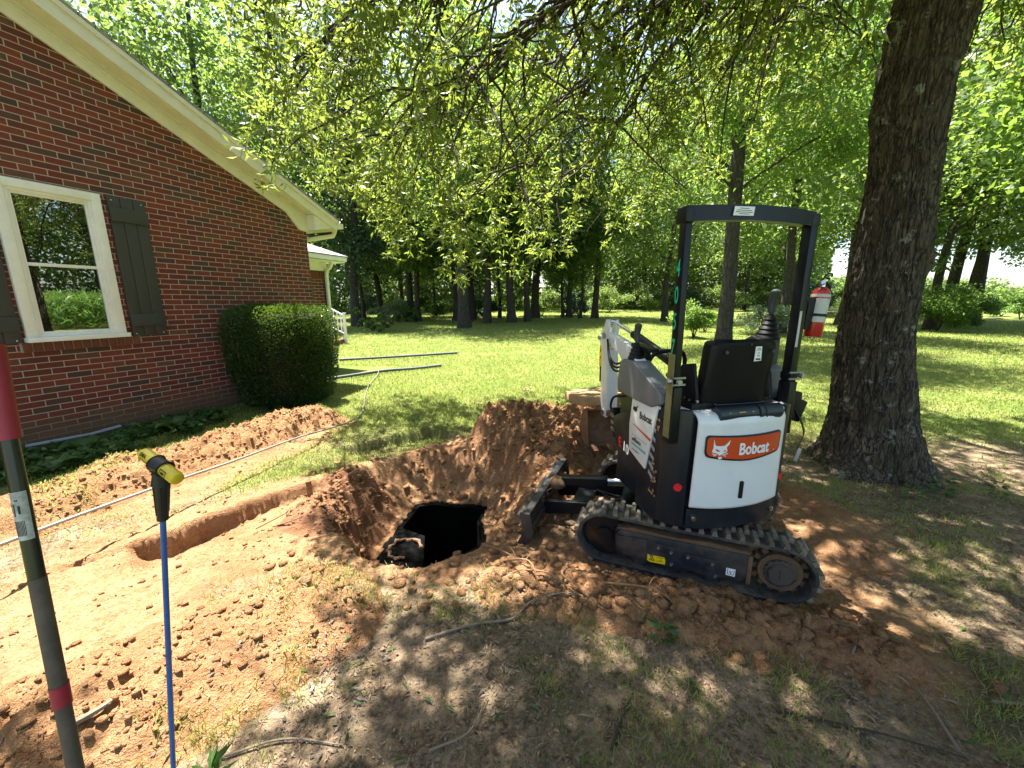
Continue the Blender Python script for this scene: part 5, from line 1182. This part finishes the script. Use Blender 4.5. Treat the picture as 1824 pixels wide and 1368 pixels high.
ordn = ['first', 'second', 'third', 'fourth', 'fifth', 'sixth', 'seventh', 'eighth', 'ninth', 'tenth', 'eleventh', 'twelfth', 'thirteenth', 'fourteenth', 'fifteenth', 'sixteenth', 'seventeenth', 'eighteenth', 'nineteenth', 'twentieth'] + ['twenty-' + q for q in ('first', 'second', 'third', 'fourth', 'fifth', 'sixth', 'seventh', 'eighth', 'ninth')] + ['thirtieth', 'thirty-first', 'thirty-second', 'thirty-third', 'thirty-fourth']
# trees picked out in the photograph: pixel column of the foot, distance, kind, trunk scale, label
T = [(825, 24.0, 1, .95, 'pale thick trunked tree at the near edge of the wood, left of centre'),
     (635, 37, 0, .9, 'slanting trunk nearest the white railing in the wood edge'), (649, 35, 2, .8, 'thin dark stem right of the slanting trunk by the railing'), (679, 36, 3, 1.1, 'dark evergreen behind the pale flowering shrub'),
     (722, 35, 2, .8, 'thin trunk between the pale shrub and the yellow bushes'), (749, 32, 0, .8, 'brown trunk right behind the yellow bushes'), (776, 40, 2, .7, 'thin far stem between two brown trunks left of the pale trunk'),
     (811, 33, 2, .9, 'trunk just left of the thick pale trunk'), (838, 34, 3, 1.3, 'dark trunk half hidden behind the thick pale trunk'), (871, 30, 0, .95, 'straight dark trunk right of the thick pale trunk'), (890, 37, 2, .7, 'slim far stem between two dark trunks'),
     (909, 30, 1, .85, 'mottled dark trunk in the middle of the wood edge'), (940, 31, 2, 1.0, 'short pale trunk with leaves hanging to it, middle of the wood edge'), (957, 36, 3, 1.4, 'broad black trunk right of the short pale trunk'), (1003, 36, 2, .6, 'very thin dark stem in the deep shade of the wood'),
     (1017, 36, 0, .9, 'dark trunk with spreading root in the deep shade of the wood'), (1032, 35, 2, .6, 'thin dark stem right of the trunk with spreading root'), (1059, 35, 1, .8, 'dark trunk at the left end of the sunny bank'),
     (1182, 31, 0, .85, 'small tree standing in front of the sunny bank'), (1322, 44, 2, .9, 'far thin tree seen inside the roll frame right of the slim trunk'), (1405, 38, 1, .95, 'dark trunk behind the right joystick'), (1492, 27, 2, 1.0, 'leaning tree between the roll frame and the big oak'),
     (1560, 34, 0, 1.0, 'tree hidden behind the big oak trunk'), (1690, 27, 0, 1.15, 'dark trunk just right of the big oak against the bright sky'), (1722, 30, 2, 1.0, 'forked tree over the bushes right of the big oak')]
for (px, Y_, kd, s_, lb) in T:
    x = pxY(px, Y_); src = protos[kd]
    if px in (825,): s_h = 1.0
    copytree(src, (x, Y_, h1(x, Y_) - .05), random.uniform(0, 6.28), (s_, s_ * random.uniform(.9, 1.1)), lb)
# trees further back filling the wood
lbs = ['tree in the second row of the wood, left side', 'tree in the second row of the wood, middle', 'tree in the second row of the wood, right side', 'distant tree beyond the sunny bank', 'distant tree past the open field on the right']
for j in range(15):
    u = -1.15 + 2.0 * (j + random.uniform(-.3, .3)) / 15; Y_ = random.uniform(48, 62); x = u * Y_ * 1.03
    if u > .70: continue
    kd = random.choice([0, 1, 2, 3, 0]); cnt2 = globals().get('cnt2', -1) + 1; lb = ordn[cnt2] + ' tree from the left in the shaded second row of the wood'
    copytree(protos[kd], (x, Y_, h1(x, Y_)), random.uniform(0, 6.28), (1.25, random.uniform(1.0, 1.25)), lb)
for j in range(16):
    u = -1.3 + 1.95 * j / 16; Y_ = random.uniform(70, 85); x = u * Y_; copytree(protos[[0, 1, 3][j % 3]], (x, Y_, h1(x, Y_)), random.uniform(0, 6.28), (1.9, 1.35), ordn[j] + ' tree from the left in the farthest row against the sky')
# crowns over the left roof and over the right side lawn
for (x, y, kd, s_, lb) in [(-15, 22, 0, 1.0, 'tree whose crown shows over the house roof, left'), (-10, 26, 3, 1.1, 'dark evergreen over the end of the house roof'), (-20, 30, 1, 1.0, 'tall tree behind the house'), (-8.5, 33, 0, 1.0, 'leafy tree beyond the house wing'),
                           (17, 12.5, 1, .95, 'tree with low crown on the right side lawn'), (24, 23, 0, .8, 'tree behind the low crowned tree on the right side lawn'), (13.5, 20, 2, 1.0, 'bushy tree behind the big oak'), (30, 26, 1, 1.0, 'tree at the far end of the right side lawn'),
                           (26, 17, 0, .9, 'tree beyond the right edge of the lawn'), (40, -8, 1, 1.0, 'tree behind the corn, right in the window reflection'), (38, -1, 2, 1.2, 'bushy tree behind the corn in the window reflection'), (41, 6, 0, 1.1, 'broad tree behind the corn, middle of the window reflection'), (38, 12, 1, 1., 'tree behind the corn, left in the window reflection')]:
    copytree(protos[kd], (x, y, h1(x, y)), random.uniform(0, 6.28), (s_, s_), lb)

# shrubs at the wood edge
def shrub(px, Y_, w_, h, mat, nl, leaf, label, name='shrub', x=None, lowr=0):
    x = pxY(px, Y_) if x is None else x; e = empty(name, (x, Y_, h1(x, Y_)), label, 'shrub')
    crownmesh('foliage', max(10, int(nl / 250)), nl, (0, 0, h * .5), (w_ * .42, w_ * .42, h * .42), h * .22, leaf, mat, .05, int(px + Y_ * 7), e, .55)
    V, F = tubes([np.array([[0, 0, -.05], [a * w_ * .1, b_ * w_ * .1, h * .35], [a * w_ * .25, b_ * w_ * .2, h * .7]]) for a, b_ in ((0, .3), (1, .2), (-1, -.3), (.4, -1))], [np.array([.03, .022, .01])] * 4, 5); npmesh('stems', V, F, [M['twig']], e)
shrub(700, 33, 4.2, 2.0, M['paleleaf'], 4500, .16, 'pale silvery shrub at the wood edge')
for q, (px, lb) in enumerate([(709, 'left yellow green bush in the row under the wood'), (724, 'middle yellow green bush in the row under the wood'), (739, 'right yellow green bush in the row under the wood')]): shrub(px, 31.5, 1.1, .6, M['cornleaf'], 900, .12, lb)
shrub(672, 21.5, 3.6, .55, M['woodleaf'], 6000, .10, 'low spreading dark bush on the lawn beside the railing')
shrub(1235, 17.5, 2.0, 1.7, M['mapleleaf'], 5200, .10, 'leafy bush left of the slim forked tree')
shrub(1255, 21, 1.8, 1.0, M['cornleaf'], 2600, .10, 'small pale bush behind the left roll frame post')
shrub(1365, 19, 2.6, 1.7, M['paleleaf'], 5200, .10, 'bright sunlit bush behind the right joystick')
shrub(1420, 24, 3.4, 1.5, M['cornleaf'], 4200, .12, 'light green bush right of the joystick under the trees')
shrub(1668, 21.5, 3.0, 2.9, M['mapleleaf'], 8000, .13, 'tall dark bush hugging the right side of the big oak trunk')
shrub(1700, 24.0, 3.4, 2.3, M['woodleaf'], 7000, .13, 'bush with pale stems right of the tall dark bush')
for q, (px, Y_, w_, h) in enumerate([(655, 39, 4, 2.4), (715, 39, 5, 2.6), (770, 38, 5, 2.2), (850, 37, 5, 2.6), (905, 38, 5, 2.4), (965, 39, 5, 2.6), (1030, 39, 5, 2.4), (1085, 43, 6, 3.0), (1150, 46, 7, 3.4), (1215, 46, 6, 3.), (1290, 44, 6, 3.), (1370, 43, 6, 3), (1450, 40, 6, 3), (1530, 38, 6, 3), (1600, 36, 6, 3)]):
    shrub(px, Y_, w_, h, M['woodleaf'] if q % 3 else M['darkleaf'], 4200, .20, ordn[q] + ' undergrowth bush from the left along the dark foot of the wood')
shrub(1780, 34, 5, 1.6, M['cornleaf'], 4000, .16, 'bright bush row at the far end of the open field')
shrub(1815, 31, 5, 1.8, M['cornleaf'], 4000, .16, 'bright bush at the right edge of the far field')

# far mass of leaves closing the view between the trunks
Nw = 110000; uu = rng.uniform(-1.3, .78, Nw); yy = rng.uniform(47, 62, Nw); xx = uu * yy; hz = 7.5 * rng.random(Nw) ** 1.1
kk = (fbm(xx, hz * 1.3, .35, 3, 301) > .34); P_ = np.stack([xx, yy, hb(xx, yy) + hz], -1)[kk]
uu = rng.uniform(.70, 1.6, 40000); yy = rng.uniform(86, 104, 40000); xx = uu * yy; hz = 11 * rng.random(40000); kk = (hz < 1.5 + 7 * fbm(xx, yy * 0, .06, 3, 305)) ; P2 = np.stack([xx, yy, hb(xx, yy) + hz], -1)[kk]
m3 = 26000; P3 = np.stack([rng.uniform(42, 50, m3), rng.uniform(-24, 20, m3), 9 * rng.random(m3)], 1); P_ = np.concatenate([P_, P2, P3]); sz_ = np.where(P_[:, 1] > 80, .85, .50) * rng.uniform(.7, 1.2, len(P_))
o = leafmesh('far_woods', leafquads(P_, rng.normal(size=P_.shape), sz_, sz_ * .6, .1), M['woodleaf']); tag(o, 'dense far undergrowth closing the view behind the wood', 'woods', kind='stuff')

# corn field beyond the right side lawn (it shows in the window)
nc = 5200; cx_ = rng.uniform(23, 33, nc); cx_ = np.round(cx_ / .76) * .76 + rng.normal(size=nc) * .04; cy_ = rng.uniform(-13, 15, nc); hh = rng.uniform(1.6, 2.2, nc); V = []
nL = 9; base = np.repeat(np.stack([cx_, cy_, hb(cx_, cy_)], -1), nL, 0); base[:, 2] += np.repeat(hh, nL) * np.tile(np.linspace(.12, .9, nL), nc); an = rng.uniform(0, 2 * PI, nc * nL); D_ = np.stack([np.cos(an), np.sin(an), rng.uniform(.2, 1.2, nc * nL)], -1)
co = leafmesh('corn_field', leafquads(base, D_, rng.uniform(.5, .8, nc * nL), .08, .2), M['cornleaf']); tag(co, 'tall green corn field beyond the lawn, mirrored in the window', 'corn field', kind='stuff')

# ------------------------------------------------------------------ grass, litter, clods, sticks
def blades(name, n_, xr, yr_, dens, hgt, wid, mat, label, cat, lean=.35, tuft=0):
    if callable(xr): x, y = xr(n_)
    else: x = rng.uniform(*xr, n_); y = rng.uniform(*yr_, n_)
    if tuft:
        m = n_ // tuft; x = np.repeat(x[:m], tuft) + rng.normal(size=m * tuft) * .035; y = np.repeat(y[:m], tuft) + rng.normal(size=m * tuft) * .035
    k_ = rng.random(len(x)) < dens(x, y); x, y = x[k_], y[k_]; z = top(x, y); m = len(x); d = rng.normal(size=(m, 3)) * lean; d[:, 2] = 1
    s_ = 1 + np.hypot(x, y) * .0; hg = hgt(x, y) * rng.uniform(.5, 1.25, m); L = leafquads(np.stack([x, y, z - .004], -1), d, hg, wid(x, y), .12)
    o = leafmesh(name, L, mat); tag(o, label, cat, kind='stuff'); print(name, m); return o
def lawnxy(n_):
    r = 2.9 * np.exp(rng.random(n_) * math.log(46 / 2.9)); a = rng.uniform(-.93, .95, n_); return r * np.sin(a) * 1.0, r * np.cos(a)
inpit = lambda x, y: (pit(x, y) < -.03)
outside = lambda x, y: 1 - ((x - P0x(y)) < 0)
P0x = lambda y: -3.865 + (y - 7.34) * (-.368 / -.93)
def okhouse(x, y): return np.where((y < 9.8) & (x < P0x(y) + .05), 0., 1.)
blades('grass', 400000, lawnxy, None, lambda x, y: (1 - dirt(x, y) * 1.) * (1 - bare(x, y) * .93) * okhouse(x, y), lambda x, y: (.034 + .0016 * np.hypot(x, y)) * (.55 + 1.0 * fbm(x, y, 1.6, 3, 207)), lambda x, y: .0045 + .0009 * np.hypot(x, y), M['grass'], 'mown green lawn grass behind the dig', 'grass', .5)
def nearxy(n_):
    x, y = rng.uniform(-3.6, 4.6, n_), .55 + 5.2 * rng.random(n_) ** 1.2; bad = from_poly(x, y, SHG); y[bad] = .6; return x, y
tmask = lambda x, y: (fbm(x, y, 1.9, 3, 201) > .52) * (.15 + .85 * (fbm(x, y, 6, 2, 203) > .5))
blades('grass_tuft', 170000, nearxy, None, lambda x, y: tmask(x, y) * (1 - dirt(x, y)) * okhouse(x, y), lambda x, y: .055 + 0 * x, lambda x, y: .0038 + 0 * x, M['grass'], 'thin grass tufts in the trodden earth', 'grass', .55, 12)
blades('dry_grass', 120000, nearxy, None, lambda x, y: (fbm(x, y, 1.3, 3, 211) > .44) * (1 - dirt(x, y) * (.62 + .36 * (x > -1.6))) * (.35 + .65 * (x < -.5)) * okhouse(x, y), lambda x, y: .04 + 0 * x, lambda x, y: .0032 + 0 * x, M['drygrass'], 'short dry yellow grass and straw on the trodden earth', 'grass', 1.3)
nl = 120000; x, y = nearxy(nl); k_ = (rng.random(nl) < bare(x, y) * (1 - dirt(x, y) * .9) * (.35 + .65 * (fbm(x, y, 2.2, 3, 221) > .47)) * (.12 + .88 * (x > -.9))) & (okhouse(x, y) > 0); x, y = x[k_], y[k_]; m = len(x); d = rng.normal(size=(m, 3)); d[:, 2] = rng.normal(size=m) * .22
o = leafmesh('leaf_litter', leafquads(np.stack([x, y, top(x, y) + .005], -1), d, rng.uniform(.008, .03, m) * (1 + 1.2 * (rng.random(m) > .9)), rng.uniform(.0025, .008, m) * (1 + 1.2 * (rng.random(m) > .9)), .2, nrm=np.tile([0, 0, 1.], (m, 1)) + rng.normal(size=(m, 3)) * .35), M['litter']); tag(o, 'brown dead leaves and bark bits under the oak', 'leaf litter', kind='stuff')
nl = 900; x, y = nearxy(nl); k_ = (bare(x, y) > .4) & (dirt(x, y) < .5); x, y = x[k_], y[k_]; m = len(x); d = rng.normal(size=(m, 3)); d[:, 2] *= .2
o = leafmesh('fallen_green_leaves', leafquads(np.stack([x, y, top(x, y) + .008], -1), d, rng.uniform(.035, .07, m), rng.uniform(.008, .016, m), .12, nrm=np.tile([0, 0, 1.], (m, 1)) + rng.normal(size=(m, 3)) * .3), M['hostaleaf']); tag(o, 'green oak leaves fallen on the bare earth', 'leaves', kind='stuff')

# clods
def clodmesh(seed, n_=2):
    tb = bmesh.new(); bmesh.ops.create_icosphere(tb, subdivisions=n_, radius=1); g_ = random.Random(seed); o_ = Vector((g_.uniform(0, 99), g_.uniform(0, 99), g_.uniform(0, 99))); sc = Vector((1, g_.uniform(.65, .95), g_.uniform(.5, .8)))
    from mathutils import noise as mn
    for v in tb.verts:
        d = v.co.copy(); k_ = 1 + .55 * mn.noise(d * 1.4 + o_) + .38 * mn.noise(d * 3.1 + o_) + .15 * mn.noise(d * 7 + o_); v.co = Vector((d.x * sc.x, d.y * sc.y, d.z * sc.z)) * k_
    V_ = np.array([v.co[:] for v in tb.verts]); F_ = np.array([[v.index for v in f.verts] for f in tb.faces]); tb.free(); return V_, F_
CM = [clodmesh(s_, 1) for s_ in range(10)]
def clods(name, n_, fn, lo, hi, mat, label, pw=3.):
    VV, FF = [], []; off = 0; pts = fn(n_); zs = top(pts[0], pts[1]); s_ = lo + (hi - lo) * rng.random(len(zs)) ** pw
    for i in range(len(zs)):
        V_, F_ = CM[i % 10]; a = rng.uniform(0, 6.28); c_, si = math.cos(a), math.sin(a); Q = V_ * s_[i]; Q = np.stack([Q[:, 0] * c_ - Q[:, 1] * si + pts[0][i], Q[:, 0] * si + Q[:, 1] * c_ + pts[1][i], Q[:, 2] + zs[i] + s_[i] * .2], 1)
        VV.append(Q); FF.append(F_ + off); off += len(V_)
    o = npmesh(name, np.concatenate(VV), np.concatenate(FF), [mat], None, False); tag(o, label, 'clods', kind='stuff'); return o
def near_dirt(n_):
    x, y = rng.uniform(-3.9, 2.6, n_), rng.uniform(.7, 5.8, n_); hz = top(x, y) - hb(x, y); k_ = rng.random(n_) < np.clip(dirt(x, y) * .05 + np.clip(hz, 0, .1) * 6, 0, 1); k_ &= ~from_poly(x, y, TANK) & (pit(x, y) > -.37); return x[k_], y[k_]
clods('clay_crumbs', 90000, near_dirt, .003, .022, M['clay'], 'small crumbs of dug clay strewn over heaps and ground', 4.)
def heap_pts(n_):
    x, y = rng.uniform(-.9, 1.9, n_), rng.uniform(3.2, 5.3, n_); k_ = (top(x, y) - hb(x, y) > .06); return x[k_], y[k_]
clods('heap_clods', 900, heap_pts, .012, .055, M['clay'], 'lumps of clay lying over the tall heap behind the hole', 2.2)
def rim_pts(n_):
    a = rng.uniform(0, 2 * PI, n_); r = rng.uniform(.5, 1.3, n_); x, y = PC[0] + r * np.cos(a), PC[1] + r * np.sin(a); k_ = ~from_poly(x, y, SHG); return x[k_], y[k_]
clods('pit_clods', 800, rim_pts, .008, .045, M['clay'], 'lumps of clay slipping down the sides of the hole', 2.6)
def fr_bank(n_):
    t = rng.random(n_); return .0 + 1.75 * t + rng.normal(size=n_) * .10, 2.0 - .36 * t + rng.normal(size=n_) * .10
clods('clay_clods', 900, fr_bank, .010, .045, M['clay'], 'clods of clay banked along the near track', 2.6)
big = [(.42, 1.83, .062), (.86, 1.72, .058), (1.08, 1.62, .05), (1.30, 1.60, .06), (1.47, 1.66, .055), (.62, 1.70, .045), (1.63, 1.55, .045), (.22, 1.98, .05), (1.78, 1.50, .04), (2.05, 1.36, .035), (1.55, 1.40, .032), (2.35, 1.42, .04), (-.15, 3.95, .06), (.55, 4.1, .07), (.95, 3.9, .06), (1.2, 4.45, .06)]
BO = sorted(range(12), key=lambda i: big[i][0] / big[i][1]); HO = sorted(range(12, 16), key=lambda i: big[i][0] / big[i][1])
for i, (x, y, s_) in enumerate(big):
    V_, F_ = clodmesh(100 + i, 3); o = npmesh('clay_clod', V_ * s_, F_, [M['clay']], None, False); o.location = (x, y, t1(x, y) + s_ * .28)
    tag(o, (ordn[BO.index(i)] + ' big orange clay clod from the left on the bank below the near track') if i < 12 else ordn[HO.index(i)] + ' large clod from the left half sunk in the tall heap', 'clod', 'big clods by the near track' if i < 12 else 'big clods on the tall heap')
# sticks and roots
def stick_(pts, r, name, label, cat, mat, grp=None, side_=()):
    P_ = [(x, y, t1(x, y) + dz) for x, y, dz in pts]; b = B(); q = bez(P_, 6); b.tube(q, [r * (1 - .55 * i / len(q)) for i in range(len(q))], 7)
    for (i, dx, dy, dz) in side_: a = q[i]; b.tube([a, a + Vector((dx * .5, dy * .5, dz * .6 + .01)), a + Vector((dx, dy, dz))], [r * .5, r * .35, r * .15], 5)
    tag(b.build(name, mat), label, cat, grp)
stick_([(-.42, 1.60, .012), (-.20, 1.68, .015), (.0, 1.72, .012), (.10, 1.80, .02), (.3, 1.83, .02), (.47, 1.76, .012)], .0075, 'fallen_branch', 'long crooked fallen branch on the trodden earth in front of the hole', 'branch', M['stick'], None, [(10, -.05, .08, .02), (16, .12, .06, .03)])
stick_([(.36, 1.12, .01), (.42, 1.22, .012), (.50, 1.33, .01)], .006, 'stick', 'short dark stick in the centre foreground', 'stick', M['twig'])
stick_([(-.30, 1.12, .01), (-.16, 1.18, .02), (-.10, 1.32, .02)], .005, 'stick', 'thin bent stick in the left part of the leaf litter', 'stick', M['stick'])
stick_([(1.05, 1.26, .01), (1.35, 1.18, .015), (1.62, 1.10, .01)], .005, 'stick', 'long straight twig in the right foreground', 'stick', M['twig'])
stick_([(1.62, 1.12, .01), (1.68, 1.28, .012), (1.70, 1.36, .01)], .007, 'stick', 'pale stick standing across the long twig in the right foreground', 'stick', M['stick'])
stick_([(1.55, 1.50, .01), (1.66, 1.60, .03), (1.60, 1.66, .02)], .006, 'stick', 'small forked stick right of the clay clods', 'stick', M['stick'], None, [(4, .05, -.02, .02)])
stick_([(1.95, 1.30, .01), (2.15, 1.28, .012), (2.35, 1.27, .01)], .007, 'stick', 'grey stick by the far right clod', 'stick', M['stick'])
stick_([(.62, .98, .01), (.80, .94, .02), (1.02, .98, .01)], .005, 'stick', 'thin twig at the bottom edge right of centre', 'stick', M['twig'], None, [(6, .05, .07, .01)])
stick_([(-1.05, 1.10, .01), (-.85, 1.16, .015), (-.62, 1.14, .01)], .005, 'stick', 'pale twig right of the blue probe rod', 'stick', M['stick'])
stick_([(-1.56, 1.09, .01), (-1.52, 1.16, .02), (-1.50, 1.22, .01)], .014, 'wood_chunk', 'split chunk of wood between the two tool handles', 'wood', M['stick'])
rt_ = [[(.05, 2.0, .02), (.2, 1.93, .05), (.33, 1.82, .04), (.5, 1.72, .01)], [(.32, 2.02, .05), (.28, 1.9, .06), (.42, 1.80, .03)], [(-.05, 2.1, .02), (.1, 2.0, .08), (.15, 1.85, .03)], [(.05, 2.45, .08), (.18, 2.62, .10), (.35, 2.8, .20)], [(.5, 1.85, .04), (.75, 1.80, .05), (.85, 1.7, .02)],
       [(-1.95, 2.7, .03), (-1.75, 2.82, .06), (-1.65, 3.0, .04)], [(-1.6, 4.0, .02), (-1.45, 3.85, .05), (-1.35, 3.7, .02)], [(-1.75, 2.6, .02), (-1.55, 2.55, .03), (-1.45, 2.62, .02)], [(.4, 4.0, .05), (.6, 4.2, .10), (.9, 4.1, .06)], [(.7, 3.7, .05), (.8, 4.0, .1), (.75, 4.3, .06)], [(-.2, 2.35, .02), (-.05, 2.2, .05), (.1, 2.05, .02)]]
rl = ['curly root across the bank below the track front', 'short root crossing the curly root', 'thin root at the left end of the track bank', 'root leaning on the dozer blade', 'root under the yellow label of the track', 'root sticking from the shallow trench floor', 'root on the lip beyond the dark clay', 'thin root at the trench mouth', 'root on the face of the tall heap, left', 'root on the face of the tall heap, right', 'root hanging at the near lip of the hole']
for q_, lb in zip(rt_, rl): stick_(q_, .006, 'tree_root', lb, 'root', M['root'], None, [(5, .06, .05, .03), (9, -.04, .07, .03)])
# small plants at the oak foot
for (x, y, s_, lb) in [(3.62, 3.06, .12, 'young ivy sprig at the foot of the big oak'), (3.30, 2.98, .09, 'small seedling left of the ivy sprig at the oak foot'), (4.02, 3.0, .10, 'seedling at the right root of the big oak'), (.72, 1.60, .09, 'wilted green sprig on the bare earth below the track'), (-.98, .98, .10, 'green weed clump at the bottom edge left of centre'), (1.02, .88, .08, 'green weed by the long twig at the bottom edge')]:
    m = 26; a = rng.uniform(0, 6.28, m); hh = rng.random(m) * s_ * 1.3; e = empty('seedling', (x, y, t1(x, y)), lb, 'plant')
    leafmesh('leaves', leafquads(np.stack([np.cos(a) * s_ * .25, np.sin(a) * s_ * .25, hh], -1), np.stack([np.cos(a), np.sin(a), rng.uniform(-.2, .5, m)], -1), rng.uniform(.4, .8, m) * s_, rng.uniform(.15, .3, m) * s_, .1), M['hostaleaf'], e)

# parts that were drawn in one go but are separate pieces become objects of their own
def split_parts(o):
    bm = bmesh.new(); bm.from_mesh(o.data); bm.verts.ensure_lookup_table(); seen = set(); isl = []
    for v in bm.verts:
        if v.index in seen: continue
        st_ = [v]; comp = []; seen.add(v.index)
        while st_:
            q = st_.pop(); comp.append(q.index)
            for e_ in q.link_edges:
                w_ = e_.other_vert(q)
                if w_.index not in seen: seen.add(w_.index); st_.append(w_)
        isl.append(comp)
    bb = [[min(bm.verts[i].co[a] for i in c) for a in range(3)] + [max(bm.verts[i].co[a] for i in c) for a in range(3)] for c in isl]
    grp = list(range(len(isl)))
    def root(i):
        while grp[i] != i: i = grp[i]
        return i
    for i in range(len(isl)):
        for j in range(i):
            if all(bb[i][a] <= bb[j][a + 3] + .004 and bb[j][a] <= bb[i][a + 3] + .004 for a in range(3)): grp[root(i)] = root(j)
    gs_ = {}
    for i in range(len(isl)): gs_.setdefault(root(i), []).extend(isl[i])
    if len(gs_) < 2 or len(gs_) > 40: bm.free(); return
    lst = list(gs_.values()); bm.free()
    for gi, keep_ in enumerate(lst):
        ks = set(keep_); b2 = bmesh.new(); b2.from_mesh(o.data); b2.verts.ensure_lookup_table()
        bmesh.ops.delete(b2, geom=[v for v in b2.verts if v.index not in ks], context='VERTS'); me = bpy.data.meshes.new(o.name.split('.')[0]); b2.to_mesh(me); b2.free()
        for m_ in o.data.materials: me.materials.append(m_)
        if gi == 0: first = me
        else:
            c = o.copy(); c.data = me; COL.objects.link(c)
    o.data = first
for o in list(COL.objects):
    if o.type == 'MESH' and o.name.split('.')[0] in SPLIT: split_parts(o)
